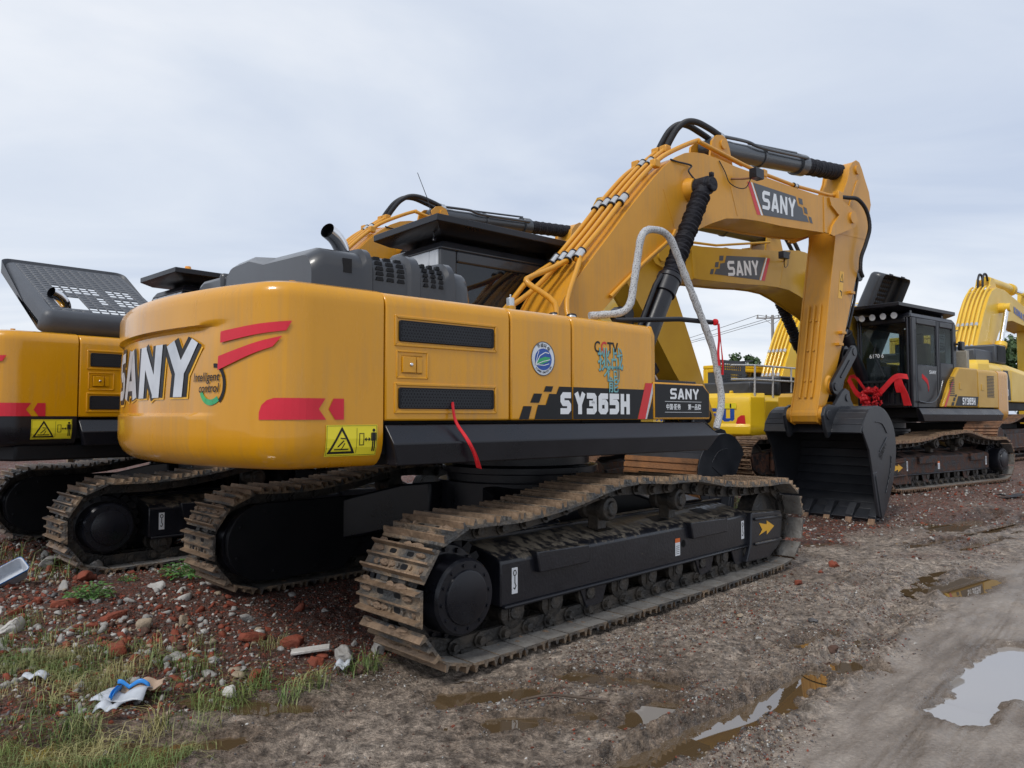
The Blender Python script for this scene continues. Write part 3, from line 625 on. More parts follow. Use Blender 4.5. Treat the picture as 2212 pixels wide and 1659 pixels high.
            if sg < 0 and k == 2:
                F = lambda a, b, off=0: (a, -1.5025-off, b)
                decal('model_band', [[(-.81, 1.507), (-.075, 1.507), (.015, 1.745), (-.81, 1.745)], [(.05, 1.507), (.124, 1.507), (.124, 1.68)]], F, 'decal_black', o)
                wdd = [[(-.795+x*.145*1.0, 1.545+y*.16) for x, y in p] for p in word('Y365H', .27, 1.05, .13)]
                decal('model_text', wdd, F, 'white', o, off=.002)
                decal('slash_stripe', [[(-.07, 1.507), (.025, 1.507), (.122, 1.80), (.03, 1.80)]], F, 'red', o, off=.001); decal('slash_stripe', [[(.025, 1.507), (.045, 1.507), (.124, 1.72), (.122, 1.80)]], F, 'clamp_metal', o, off=.001)
                font('channel_text', 'C', .12, F, 'decal_black', o, -.58, 2.02, bold=.02, sx=.8); font('channel_text', 'C', .12, F, 'red', o, -.505, 2.02, bold=.02, sx=.8); font('channel_text', 'TV', .12, F, 'decal_black', o, -.43, 2.02, bold=.02, sx=.85)
                font('slogan_text', '挑战', .19, F, 'grey_dark', o, -.536, 1.888, bold=.012, sx=.78, rot=.06, off=0); font('slogan_text', '挑战', .19, F, 'decal_teal', o, -.54, 1.893, bold=.008, sx=.78, rot=.06, off=.002)
                font('slogan_text', '不可', .135, F, 'grey_dark', o, -.474, 1.807, bold=.012, sx=.75, off=0); font('slogan_text', '不可', .135, F, 'decal_teal', o, -.477, 1.811, bold=.008, sx=.75, off=.002)
                font('slogan_text', '能', .13, F, 'grey_dark', o, -.424, 1.722, bold=.012, sx=.95, off=.002); font('slogan_text', '能', .13, F, 'decal_teal', o, -.427, 1.726, bold=.008, sx=.95, off=.004)
    # left side body with slanted front
    b = MB(); b.prism([(-1.41, 1.502), (.16, 1.502), (-.20, 1.98), (-.56, 2.285), (-1.41, 2.285)], 1.25, 1.5)
    o = b.obj('side_door', M, root, bevel=.03)
    FL = lambda a, b, off=0: (-a, 1.503+off, b)
    decal('slash_stripe', [[(-.135, 1.507), (-.06, 1.507), (.30, 1.99), (.22, 1.99)]], FL, 'red', o)
    decal('model_band', [[(.34, 1.53), (1.35, 1.53), (1.42, 1.72), (.48, 1.72)], [(.16, 1.53), (.27, 1.53), (.31, 1.60), (.2, 1.60)], [(.24, 1.62), (.33, 1.62), (.37, 1.69), (.28, 1.69)], [(.33, 1.70), (.40, 1.70), (.43, 1.75), (.36, 1.75)]], FL, 'decal_black', o)
    decal('model_text', [[(.66+x*.15*.95, 1.555+y*.14) for x, y in p] for p in word('SY365H', .25, .85, .1)], FL, 'white', o, off=.002)
    sl = MB()
    for i in range(11): sl.prism(rect(-.32, -.12, 1.72+i*.035, 1.735+i*.035), 1.495, 1.506)
    sl.obj('vent_slot', 'grille', o); sl = MB()
    for i in range(15): sl.prism(rect(-2.2+.06*(i % 2)*.3, -1.85, 1.72+i*.030, 1.735+i*.030), 1.495, 1.506)
    sl.obj('vent_slot', 'grille', o)
    for x in (-.60, -1.62): la = MB(); la.prism(rrect(x-.06, x+.06, 1.85, 1.98, .01, 2), 1.49, 1.508); la.obj('door_latch', M, o, bevel=.004)
    # tool box in front of the right doors
    b = MB(); b.prism([(.137, 1.502), (.935, 1.502), (.935, 1.735), (.835, 1.812), (.137, 1.812)], -1.50, -.75)
    t = b.obj('tool_box', M, root, bevel=.010)
    b = MB(); b.prism([(.155, 1.52), (.918, 1.52), (.918, 1.73), (.825, 1.797), (.155, 1.797)], -1.5035, -1.49); bo = b.obj('box_panel', 'decal_black', t)
    b = MB(); b.box(.16, .80, -1.45, -.8, 1.812, 1.835); b.obj('step_plate', 'black', t, bevel=.004)
    F = lambda a, b, off=0: (a, -1.5055-off, b)
    decal('brand_text', [[(.352+x*.125, 1.675+y*.09) for x, y in p] for p in word('SANY', .2, 1.0, .13)], F, 'white', bo)
    font('slogan_text', '中国·服务', .052, F, 'white', bo, .295, 1.59, bold=.02, sx=.92); font('slogan_text', '第一品牌', .052, F, 'white', bo, .60, 1.59, bold=.02, sx=.92)
    decal('thin_line', [rect(.28, .80, 1.652, 1.655), rect(.28, .80, 1.562, 1.565)], F, 'white', bo)
    b = MB(); b.prism([(.128, 1.80), (.19, 1.80), (.19, 2.20), (.15, 2.27), (.128, 2.28)], -1.48, -.8); b.obj('corner_panel', M, root, bevel=.02)
    # upper deck around the boom foot
    b = MB(); b.box(-.6, .9, -.75, .36, 1.475, 1.56); b.prism([(-.55, 1.5), (.95, 1.5), (.95, 1.8), (.5, 2.42), (.08, 2.42), (-.5, 1.95)], -.52, -.47); b.prism([(-.55, 1.5), (.95, 1.5), (.95, 1.8), (.5, 2.42), (.08, 2.42), (-.5, 1.95)], .36, .40)
    b.box(-.62, -.05, -.75, .30, 1.5, 2.40)
    b.obj('boom_bracket', M, root, bevel=.015)
    b = MB(); b.cyl((-.66, -.62, 2.2), (-.66, -.62, 2.46), .045, n=16); b.m(1).cyl((-.66, -.62, 2.46), (-.66, -.62, 2.53), .035, n=16); b.cyl((-.66, -.62, 2.53), (-.66, -.62, 2.56), .008, n=8)
    b.obj('breather_cap', [M, 'clamp_metal'], root, bevel=.004)
    # engine hood
    hd = MB()
    hood_mat = opt.get('hoodmat', 'hood_black')
    y0, y1, x0, x1 = -1.13, .42, -2.62, -1.45
    def topz(x): return 2.60 if x < -1.62 else 2.60-.0
    rib = [(-2.62, 0), (-2.36, 0), (-2.34, .03), (-2.30, .03), (-2.28, -.005), (-2.02, -.005), (-2.0, .03), (-1.93, .03), (-1.91, -.01), (-1.70, -.01), (-1.68, .02), (-1.63, .02), (-1.61, -.02), (-1.50, -.03), (-1.45, -.10), (-1.43, -.2)]
    prof_r = []
    for x, dz in rib:
        r = .13; zt = 2.60+dz; ya = y0-dz*.6; ring = [(x, ya, 2.285)]
        for t in range(0, 5): a = t/4*PI/2; ring.append((x, ya+r-r*math.cos(a), zt-r+r*math.sin(a)))
        ring.append((x, -.38, zt+.035)); ring.append((x, -.02, zt+.10))
        for t in range(0, 5): a = t/4*PI/2; ring.append((x, y1-r+r*math.sin(a), zt+.10-r+r*math.cos(a)))
        ring.append((x, y1, 2.285)); prof_r.append(ring)
    # soften the rear corner
    r0 = [(p[0]-.0, p[1], p[2]) for p in prof_r[0]]
    ra = [(-2.69, p[1]+(.05 if p[1] < -.3 else -.05), p[2]-(.05 if p[2] > 2.4 else 0)) for p in r0]
    hd.loft([ra]+prof_r, caps=True)
    ho = hd.obj('engine_hood', hood_mat, root, bevel=0, ang=45)
    for xa, xb, n_ in ((-2.275, -2.03, 3), (-1.90, -1.71, 3)):
        w = (xb-xa)/n_; sl = MB()
        for i in range(n_):
            for j in range(5):
                z = 2.43+j*.035; yy = y0+.004-(0 if z < 2.47 else 0)
                a = (z-2.47)/.13; yy = y0 if a < 0 else y0+.13-.13*math.cos(math.asin(min(1, a)))
                sl.prism([(xa+i*w+.012, z-.012), (xa+(i+1)*w-.012, z-.012), (xa+(i+1)*w-.02, z+.012), (xa+i*w+.02, z+.012)], yy-.004, yy+.03)
        sl.obj('hood_vent', 'black_deep', ho)
    sl = MB(); sl.prism(rect(-2.50, -2.44, 2.44, 2.53), y0-.003, y0+.02); sl.obj('hood_vent', 'black_deep', ho)
    tp = MB()
    for i in range(6):
        for j in range(5): tp.box(-2.25+i*.10, -2.17+i*.10, -.35+j*.055, -.315+j*.055, 2.615, 2.652) if False else None
    ex = MB(); P = smooth_path([(-2.36, -.86, 2.45), (-2.36, -.86, 2.59), (-2.38, -.875, 2.655), (-2.44, -.905, 2.71), (-2.515, -.94, 2.74)], 5)
    ex.tube(P, .052, 18, caps=False); ex.m(1).tube(P, .048, 18, caps=False); ex.ring([(0, 0), (.048, 0)], P[-4], (P[-1]-P[-4]), 18); exo = None
    EM = ['chrome', 'black_deep']
    if opt.get('hood_open'):
        th = opt['hood_open']; T = Matrix.Translation((0, y0, 2.30)) @ Matrix.Rotation(th, 4, 'X') @ Matrix.Translation((0, -y0, -2.30))
        for q_ in list(ho.children): bpy.data.objects.remove(q_)
        bpy.data.objects.remove(ho)
        sh = MB(); x0, x1, y0, y1 = -2.70, -1.45, -1.30, opt.get('hood_y1', 1.10)
        T = Matrix.Translation((0, y0, 2.30)) @ Matrix.Rotation(th, 4, 'X') @ Matrix.Translation((0, -y0, -2.30)); HZ = opt.get('hood_z', 2.615)
        def rr(d, r, z): return [(x, y, z) for x, y in rrect(x0+d, x1-d, y0+d, y1-d, r, 5)]
        sh.loft([[(x, y, z+opt.get('hood_cut', .1)*max(0, (y+1.3)/2.4)) for x, y, z in rr(0, .10, 2.29)], rr(.005, .10, HZ-.125), rr(.02, .09, HZ-.055), rr(.05, .07, HZ-.015), rr(.09, .03, HZ), rr(.11, .0005, HZ)], caps=False)
        gx = np.linspace(x0+.11, x1-.11, 13); gy = np.linspace(y0+.11, y1-.11, 21); zt = HZ
        slots = {(i, j) for i in range(2, 11) for j in (4, 5, 6, 8, 9, 10) if i != 7 and not (j < 7 and i < 6)}; win = {(i, 0) for i in (4, 5, 6, 7, 9, 10)}|{(i, 1) for i in (4, 5, 6, 7, 9)}; gone = {(i, j) for i in (1, 2, 3) for j in range(1, 6)}
        for i in range(12):
            for j in range(20):
                a, b2, c2, d2 = (gx[i], gy[j]), (gx[i+1], gy[j]), (gx[i+1], gy[j+1]), (gx[i], gy[j+1])
                if (i, j) in gone: continue
                if (i, j) in slots or (i, j) in win:
                    m = .009; ia = [(a[0]+m, a[1]+m), (b2[0]-m, b2[1]+m), (c2[0]-m, c2[1]-m), (d2[0]+m, d2[1]-m)]; oa = [a, b2, c2, d2]
                    for k in range(4): sh.add([(v[0], v[1], zt) for v in (oa[k], oa[(k+1) % 4], ia[(k+1) % 4], ia[k])], [(0, 1, 2, 3)])
                else: sh.add([(v[0], v[1], zt) for v in (a, b2, c2, d2)], [(0, 1, 2, 3)])
        for x in (-2.3, -1.75): sh.box(x-.02, x+.02, y1, y1+.03, 2.36, 2.44); sh.box(x-.05, x+.05, y1+.001, y1+.012, 2.33, 2.37)
        ho = sh.obj('engine_hood', opt.get('hoodmat', 'hood_grey'), root, ang=40)
        so = ho.modifiers.new('s', 'SOLIDIFY'); so.thickness = .005; so.offset = -1
        ho.matrix_local = T
        if opt.get('liner'):
            l = MB(); l.loft([[(-1.62, y, 2.33), (-1.62, y, 2.55), (-1.9, y, 2.58), (-1.9, y, 2.33)] for y in (-.7, .35)]); l.obj('insulation_pad', 'wood', ho)
        en = MB(); en.box(-2.5, -1.5, -1.0, .35, 2.28, 2.36); en.box(-2.4, -1.9, -.6, 0, 2.36, 2.42); en.cyl((-2.1, -.9, 2.42), (-1.6, -.9, 2.42), .10); en.tube([(-2.3, .1, 2.4), (-2.1, .25, 2.5), (-1.7, .2, 2.45)], .04); en.cyl((-1.75, -.2, 2.36), (-1.75, -.2, 2.46), .11)
        en.obj('engine', 'grey_dark', root, bevel=.01)
        rd = MB(); rd.box(-1.42, -1.30, .45, 1.35, 2.29, 2.66); ro = rd.obj('radiator', 'radiator', root, bevel=.01)
    else:
        o = ex.obj('exhaust_pipe', EM, root)
        c = MB(); c.loft([[(x, .46, 2.285), (x, .45, 2.56), (x, .52, 2.64), (x, .62, 2.665), (x, 1.16, 2.69), (x, 1.27, 2.66), (x, 1.35, 2.54), (x, 1.42, 2.285)] for x in (-2.60, -1.5)])
        c.loft([[(x, .66, 2.285), (x, .66, 2.685), (x, .73, 2.69), (x, .73, 2.285)] for x in (-2.625, -1.5)])
        c.obj('radiator_cover', hood_mat, root, bevel=.03)
    if opt.get('hood_open'):
        exo = ex.obj('exhaust_pipe', EM, root)
        if opt.get('no_exhaust'): bpy.data.objects.remove(exo)
    # hand rails right side, wrapped in foam
    if opt.get('rails', 1):
        b = MB(); P = round_poly([(-.33, -1.22, 2.345), (-.015, -1.38, 2.385), (.115, -1.41, 3.105), (.43, -1.44, 3.125), (.97, -1.52, 2.14), (1.075, -1.54, 1.66), (.97, -1.54, 1.42)], .13)
        L = [0.034*(1+.05*math.sin(i*1.9)+.04*math.sin(i*.7)) for i in range(len(P))]
        b.tube(P, [q*.92 for q in L], 12); b.obj('handrail', 'foam', root)
        b = MB(); b.tube([(-.05, -1.25, 2.33), (.16, -1.3, 2.345), (.60, -1.42, 2.38), (.98, -1.5, 2.375)], .022, 10); b.obj('guard_bar', 'black', root)
    if opt.get('cw_black'):
        b = MB(); P = [(3.22*math.cos(math.radians(a)), 3.22*math.sin(math.radians(a))) for a in np.linspace(-154, -206, 12)]; b.prismz([(-1.6, -1.38)]+[(float(x), float(y)) for x, y in P]+[(-1.6, 1.38)], 1.10, 1.25); b.obj('belly_pan', 'black_deep', root, bevel=.02)
    cabin(root, opt)
    return cw
def cabin(root, opt):
    cb = MB(); X0, X1, Y0, Y1, Z0, Z1 = -.66, 1.22, .40, 1.42, 1.48, 3.14
    wall_x(cb, X0, X1, Y0, Y0+.05, Z0, Z1, (-.46, 1.08, 2.02, 3.02))
    # left wall: rear quarter, door
    wall_x(cb, X0, .12, Y1-.05, Y1, Z0, Z1, (-.5, .06, 2.35, 3.02)); wall_x(cb, .13, X1-.02, Y1-.05, Y1+.006, Z0, Z1, (.21, 1.02, 2.28, 3.02))
    wall_y(cb, X1-.05, X1, Y0+.05, Y1-.05, Z0, Z1, (Y0+.10, Y1-.10, 2.0, 3.04))
    cb.m(1); rz0 = 2.1 if opt.get('front_detail') else 2.6; wall_y(cb, X0, X0+.04, Y0+.05, Y1-.05, Z0, Z1, (Y0+.2, Y1-.2, rz0, 2.96)); cb.m(0)
    cb.loft([[(X0, Y0, Z1), (X1, Y0, Z1), (X1, Y1, Z1), (X0, Y1, Z1)], [(X0+.06, Y0+.05, Z1+.09), (X1-.08, Y0+.05, Z1+.09), (X1-.08, Y1-.05, Z1+.09), (X0+.06, Y1-.05, Z1+.09)]])
    co = cb.obj('cab', [opt.get('cabmat', 'black'), 'cab_rear_sheen'], root, bevel=.022)
    for nm, (a, b, c, d, e, f), g in (('side_window', (-.46, 1.08, Y0+.015, Y0+.025, 2.02, 3.02), opt.get('glass', 'glass_dark')), ('rear_window', (X0+.01, X0+.02, Y0+.2, Y1-.2, rz0, 2.96), opt.get('glass', 'glass_dark')),
              ('door_window', (.21, 1.02, Y1-.02, Y1-.012, 2.28, 3.02), 'glass_clear'), ('quarter_window', (-.5, .06, Y1-.03, Y1-.02, 2.35, 3.02), 'glass_clear'), ('windshield', (X1-.03, X1-.02, Y0+.10, Y1-.10, 2.0, 3.04), 'glass_clear')):
        w = MB(); w.box(a, b, c, d, e, f); w.obj(nm, g, co, smooth=False)
    s = MB(); s.box(-.1, .45, .7, 1.15, 1.95, 2.1); s.box(-.2, -.02, .7, 1.15, 2.1, 2.75); s.box(-.14, -.04, .8, 1.05, 2.75, 2.95); s.obj('seat', 'seat_cloth', co, bevel=.03)
    s = MB(); s.box(X0+.05, X1-.06, Y0+.06, Y1-.06, 1.5, 1.95); s.box(.9, 1.1, .52, .70, 1.95, 2.45); s.box(.3, .6, .5, .62, 2.0, 2.3); s.obj('control_console', 'cab_inside', co, bevel=.02)
    if opt.get('front_detail'):
        s = MB()
        for i in range(9): s.box(X1+.01, X1+.03, Y0+.12+i*.095, Y0+.14+i*.095, 1.56, 1.96)
        s.box(X1, X1+.04, Y0+.08, Y1-.08, 1.95, 1.99); s.box(X1, X1+.04, Y0+.08, Y1-.08, 1.53, 1.56); s.obj('front_guard', 'black', co)
        s = MB(); s.tube([(X1+.03, .95, 2.05), (X1+.035, .75, 2.5), (X1+.03, .80, 2.7)], .008, 6); s.obj('wiper', 'black', co)
        s = MB(); s.tube(smooth_path([(1.05, Y1+.04, 1.60), (.6, Y1+.06, 1.58), (.3, Y1+.06, 1.72), (.12, Y1+.06, 2.0)], 5), .014, 8)
        s.tube([(1.15, Y1+.05, 1.6), (1.16, Y1+.05, 2.9)], .012, 8); s.obj('grab_rail', 'grey_dark', co)
        decal('brand_text', [[(-.55+x*.085, 2.12+y*.065) for x, y in p] for p in word('SANY', .2, 1, .13)], lambda a, b, off=0: (-a, Y1+.010+off, b), 'white', co)
        font('chalk_text', '6170 6', .11, lambda a, b, off=0: (X1+.004, .30+a, b), 'white', co, .35, 2.42, sx=.9)
    r = MB(); x0, x1, y0, y1 = (-.84, 1.48, .20, 1.34)
    r.loft([[(x0+.12, y0+.12, 3.27), (x1-.18, y0+.12, 3.27), (x1-.18, y1-.12, 3.27), (x0+.12, y1-.12, 3.27)], [(x0, y0, 3.335), (x1, y0, 3.335), (x1, y1, 3.335), (x0, y1, 3.335)], [(x0, y0, 3.40), (x1, y0, 3.40), (x1, y1, 3.40), (x0, y1, 3.40)]])
    for x in (-.4, .9): r.box(x-.04, x+.04, .6, .68, 3.2, 3.3); r.box(x-.04, x+.04, 1.2, 1.28, 3.2, 3.3)
    ro = r.obj('roof_guard', 'black', co, bevel=.006)
    if opt.get('front_detail'):
        for i in range(4):
            l = MB(); c = (X1+.10, .58+i*.20, 3.18); l.ring([(0, -.05), (.045, -.05), (.06, 0), (.06, .02)], c, (1, 0, -.15), 14); l.m(1).ring([(.06, .02), (0, .025)], c, (1, 0, -.15), 14)
            l.obj('work_lamp', ['black', 'lamp_glass'], co)
        s = MB(); s.box(-.86, -.70, 1.42, 1.50, 2.62, 2.80); s.box(-.66, -.6, 1.36, 1.48, 2.72, 2.76); s.obj('mirror', 'black', co, bevel=.02)
    if opt.get('beacon'):
        l = MB(); l.ring([(0, 0), (.05, 0), (.05, .02), (.042, .03), (.042, .09), (.035, .11), (0, .115)], (-.5, .62, 3.40), (0, 0, 1), 18); l.obj('beacon', 'amber', ro)
    if opt.get('antenna'):
        l = MB(); l.tube([(-.72, .42, 3.24), (-.78, .42, 3.55), (-.90, .44, 3.82)], [.008, .004, .003], 6); l.ring([(0, 0), (.022, 0), (.012, .03), (0, .03)], (-.72, .42, 3.20), (0, 0, 1), 10); l.obj('antenna', 'black', co)

# ---------------------------------------------------------------- boom, stick, bucket
BOOM = [(.12, 2.12), (.08, 2.35), (.37, 2.77), (1.02, 3.45), (1.27, 3.72), (1.7, 4.15), (1.90, 4.33), (2.10, 4.47), (2.28, 4.56), (2.46, 4.61), (2.66, 4.64), (2.97, 4.645), (3.33, 4.635), (4.57, 4.66), (5.39, 4.69), (5.75, 4.72), (6.02, 4.745), (6.30, 4.70),
        (6.50, 4.66), (6.58, 4.53), (6.50, 4.40), (6.32, 4.36), (5.76, 4.19), (5.2, 4.14), (4.41, 4.07), (3.85, 4.04), (3.45, 4.00), (3.1, 3.94), (2.8, 3.83), (2.5, 3.70), (1.94, 3.44), (1.46, 3.09), (1.16, 2.87), (.88, 2.62), (.5, 2.22), (.42, 2.08), (.28, 2.0), (.17, 2.03)]
STICK = [(6.66, 5.38), (6.76, 5.49), (6.90, 5.56), (7.01, 5.55), (7.10, 5.46), (7.19, 5.33), (7.34, 5.14), (7.40, 4.94), (7.31, 4.71), (7.26, 4.36), (7.16, 4.33), (6.78, 3.61), (6.40, 2.79), (6.05, 2.14), (5.76, 1.70), (5.74, 1.52), (5.70, 1.44), (5.60, 1.40), (5.50, 1.44), (5.47, 1.54),
         (5.56, 1.80), (5.62, 1.98), (5.88, 3.13), (6.14, 4.18), (6.16, 4.52), (6.34, 4.82), (6.60, 5.20)]
FOOT = Vector((.28, 2.15)); TIP = Vector((6.42, 4.53)); PINK = Vector((5.60, 1.55))
def rot2(p, c, a):
    d = Vector(p)-Vector(c); ca, sa = math.cos(a), math.sin(a); return Vector((c[0]+d.x*ca-d.y*sa, c[1]+d.x*sa+d.y*ca))
def arm(root, opt):
    db, ds, dk = (math.radians(a) for a in opt.get('pose', (0, 0, 0))); M = opt.get('boommat', opt['paint'])
    B = lambda p: rot2(p, FOOT, db)
    tip = B(TIP); S = lambda p: rot2(Vector(p)+(tip-TIP), tip, ds)
    pk = S(PINK); K = lambda p: rot2(Vector(p)+(pk-PINK), pk, dk)
    v3 = lambda p, y: (p[0], y, p[1])
    # boom
    b = MB(); core = [p for p in inset(BOOM, .018) if p[0] < 5.80]
    b.prism([tuple(B(p)) for p in core], -.285, .285)
    for y in (-.30, .28): b.prism([tuple(B(p)) for p in BOOM], y, y+.02)
    for sg in (-1, 1):     # tip plates
        pl = [(5.72, 4.71), (5.78, 4.60), (6.02, 4.50), (5.80, 4.30), (5.74, 4.17), (5.84, 4.16), (6.36, 4.34), (6.56, 4.42), (6.63, 4.53), (6.56, 4.64), (6.33, 4.70), (6.06, 4.76)]
        b.prism([tuple(B(p)) for p in pl], sg*.30, sg*.335); b.cyl(v3(B(TIP), sg*.33), v3(B(TIP), sg*.365), .085, n=24)
        b.prism([tuple(B(p)) for p in [(5.60, 4.70), (5.68, 4.70), (5.68, 4.19), (5.60, 4.18)]], sg*.30, sg*.312)
        b.cyl(v3(B((2.36, 4.14)), sg*.28), v3(B((2.36, 4.14)), sg*.40), .15, .12, n=28)
        b.prism([tuple(B(p)) for p in [(1.86, 4.05), (1.885, 4.06), (2.12, 3.58), (2.10, 3.56)]], sg*.30, sg*.304)
        b.prism([tuple(B(p)) for p in [(3.17, 4.42), (3.19, 4.42), (3.36, 4.02), (3.34, 4.02)]], sg*.30, sg*.304)
        b.prism([tuple(B(p)) for p in [(2.95, 4.60), (3.02, 4.93), (3.12, 5.02), (3.24, 5.05), (3.34, 5.02), (3.40, 4.92), (3.50, 4.60)]], sg*.14, sg*.17)
    b.cyl(v3(B(FOOT), -.34), v3(B(FOOT), .34), .16, n=28); b.cyl(v3(B((3.25, 4.93)), -.19), v3(B((3.25, 4.93)), .19), .06, n=18)
    bo = b.obj('boom', M, root, bevel=.006, ang=30)
    for sg in (-1, 1):
        if sg < 0: F = lambda a, bb, off=0: v3(B((a, bb)), -.303-off)
        else: F = lambda a, bb, off=0: v3(B((-a, bb)), .303+off)
        q = -sg
        T_ = lambda P: [[(q*x, z) for x, z in p] for p in P]
        decal('brand_panel', T_([[(3.72, 4.515), (4.80, 4.545), (4.86, 4.43), (4.98, 4.42), (5.01, 4.335), (5.10, 4.33), (5.16, 4.25), (3.96, 4.135)],
              [(4.87, 4.545), (4.98, 4.545), (5.0, 4.465), (4.90, 4.465)], [(5.01, 4.445), (5.10, 4.44), (5.13, 4.36), (5.04, 4.36)], [(5.15, 4.335), (5.23, 4.33), (5.27, 4.25), (5.19, 4.25)]]), F, 'decal_grey', bo)
        decal('red_stripe', T_([[(3.58, 4.50), (3.655, 4.505), (3.89, 4.125), (3.80, 4.115)]]), F, 'red', bo); decal('white_stripe', T_([[(3.665, 4.51), (3.70, 4.51), (3.945, 4.13), (3.90, 4.125)]]), F, 'white', bo)
        wdp = word('SANY', .2, 1.0, .13)
        if sg < 0: P = [[(3.93+x*.262, 4.215+y*.245+.012*x) for x, y in p] for p in wdp]
        else: P = [[(-4.80+x*.262, 4.215+y*.245) for x, y in p] for p in wdp]
        decal('brand_text', P, F, 'white', bo, off=.002)
    # steel pipes along the top
    ys = (-.22, -.10, .02, .14)
    for i, y in enumerate(ys):
        p = MB(); up = [(.58, 3.13), (.95, 3.50), (1.27, 3.84), (1.55, 4.12)]
        if i == 0: P = [(.20, -.50, 2.35), (.26, -.38, 2.62), (.56, -.26, 3.07)]+[v3(q, y) for q in up]+[v3(q, y) for q in [(1.80, 4.34), (2.05, 4.52), (2.60, 4.80), (2.75, 4.80), (3.6, 4.74)]]
        elif i == 3: P = [(-.32, .14, 2.45), (-.10, .14, 2.55), (.25, .16, 2.90), (.50, .14, 3.07)]+[v3(q, y) for q in up]+[v3(q, y) for q in [(1.75, 4.30), (1.95, 4.44)]]
        elif i == 2: P = [(-.40, -.0, 2.42), (.10, -.0, 2.72), (.46, .0, 3.02)]+[v3(q, y) for q in up]+[v3(q, y) for q in [(1.85, 4.39), (2.15, 4.62)]]
        else: P = [(.02, -.45, 2.35), (.06, -.42, 2.58), (-.10, -.22, 2.78), (.0, -.16, 2.86), (.30, -.10, 2.98), (.50, -.10, 3.08)]+[v3(q, y) for q in up]+[v3(q, y) for q in [(1.85, 4.39), (2.15, 4.62)]]
        Q = [P[0]]
        for q in P[1:]: Q.append(q)
        Q = [(*B((q[0], q[2])), q[1]) for q in Q]; Q = [(q[0], q[2], q[1]) for q in Q]
        p.tube(smooth_path(Q, 4), .027, 12); p.obj('steel_pipe', M, bo)
    p = MB(); Q = [v3(B(q), -.24) for q in [(2.62, 4.80), (3.6, 4.735), (3.95, 4.72), (4.9, 4.73), (5.9, 4.80), (6.12, 4.84)]]; p.tube(Q, .024, 12); p.obj('steel_pipe', M, bo)
    p = MB(); Q = [v3(B(q), .2) for q in [(3.4, 4.80), (4.9, 4.73), (5.9, 4.80), (6.12, 4.84)]]; p.tube(Q, .02, 10); p.obj('steel_pipe', M, bo)
    if opt.get('lowpipe', 1):
        p = MB(); p.tube(smooth_path([v3(B(q), -.32) for q in [(.95, 2.75), (1.5, 3.18), (1.95, 3.50), (2.05, 3.62)]], 4), .02, 10); p.obj('steel_pipe', M, bo)
    def clamp(a, dd, h, r, band=True):
        c = MB(); a = Vector(a); c.cyl(a-dd*h, a+dd*h, r, n=14)
        if band: c.m(1).cyl(a-dd*(h+.012), a-dd*(h-.004), r*1.1, n=14); c.cyl(a+dd*(h-.004), a+dd*(h+.010), r*1.1, n=14)
        c.obj('pipe_clamp', ['clamp_metal', 'black'], bo)
    dd = Vector(v3(rot2(Vector((.69, .72)).normalized(), (0, 0), db), 0))
    for (x, z) in ((1.27, 3.84), (.60, 3.15)):
        for y in ys: clamp(v3(B((x, z)), y), dd, .06, .042)
    for y in (-.10, .02): clamp(v3(B((1.88, 4.41)), y), dd, .05, .04)
    for x, z in ((3.95, 4.72), (4.9, 4.73)): clamp(v3(B((x, z)), -.24), Vector((1, 0, 0)), .04, .034)
    for p_ in ((.20, -.50, 2.36), (.02, -.45, 2.36)): clamp((p_[0]+.015, p_[1]+.015, p_[2]+.05), Vector((.2, .2, .95)).normalized(), .06, .045)
    def flange(q, y, x0, x1, yy, z0, z1):
        fl = MB(); a = v3(B(q), y); fl.box(a[0]+x0, a[0]+x1, a[1]-yy, a[1]+yy, a[2]+z0, a[2]+z1); fl.obj('pipe_flange', M, bo, bevel=.012)
    for y in (-.10, .02): flange((2.17, 4.63), y, -.05, .05, .05, -.05, .04)
    flange((1.97, 4.46), .14, -.07, .05, .05, -.05, .04); flange((4.02, 4.72), -.24, 0, .1, .04, -.05, .05); flange((6.15, 4.84), -.26, -.08, .06, .05, -.12, .05); flange((1.80, 4.34), -.24, -.05, .05, .04, -.045, .045)
    for y0, y1 in ((-.10, -.12), (.02, .03)):
        h = MB(); P, R = corrug([v3(B(q), y) for q, y in (((2.20, 4.66), y0), ((2.28, 4.78), y0), ((2.42, 4.95), y0), ((2.60, 5.07), y0), ((2.80, 5.11), (y0+y1)/2), ((3.05, 5.09), y1), ((3.25, 5.06), y1))], .035, .022, .10)
        h.tube(P, R, 12); h.obj('hydraulic_hose', 'rubber', bo)
    h = MB(); h.ring([(0, -.07), (.05, -.07), (.06, -.03), (.05, 0), (.06, .04), (.045, .08), (0, .08)], v3(B((3.30, 5.06)), -.09), (1, .2, .05), 12); h.ring([(0, -.06), (.05, -.06), (.05, .06), (0, .06)], v3(B((3.30, 5.06)), .04), (1, 0, .05), 12); h.obj('hose_coupling', 'clamp_metal', bo, bevel=.006)
    # work lamp on the right face
    for sg in ((-1,) if not opt.get('lamp_left') else (1,)):
        l = MB(); a = Vector(v3(B((3.48, 4.52)), sg*.50)); l.box(a.x-.10, a.x+.08, a.y-.05, a.y+.05, a.z-.06, a.z+.06)
        l.m(1).box(a.x-.112, a.x-.10, a.y-.042, a.y+.042, a.z-.05, a.z+.05) if sg > 0 else l.m(0)
        l.m(2).tube([v3(B((3.2, 4.45)), sg*.31), v3(B((3.3, 4.45)), sg*.40), v3(B((3.42, 4.47)), sg*.46)], .014, 8)
        l.m(0).tube(smooth_path([v3(B((2.95, 4.62)), sg*.31), v3(B((3.06, 4.5)), sg*.32), v3(B((3.12, 4.38)), sg*.34), v3(B((3.25, 4.33)), sg*.38), v3(B((3.36, 4.35)), sg*.42), v3(B((3.4, 4.46)), sg*.46)], 5), .007, 6)
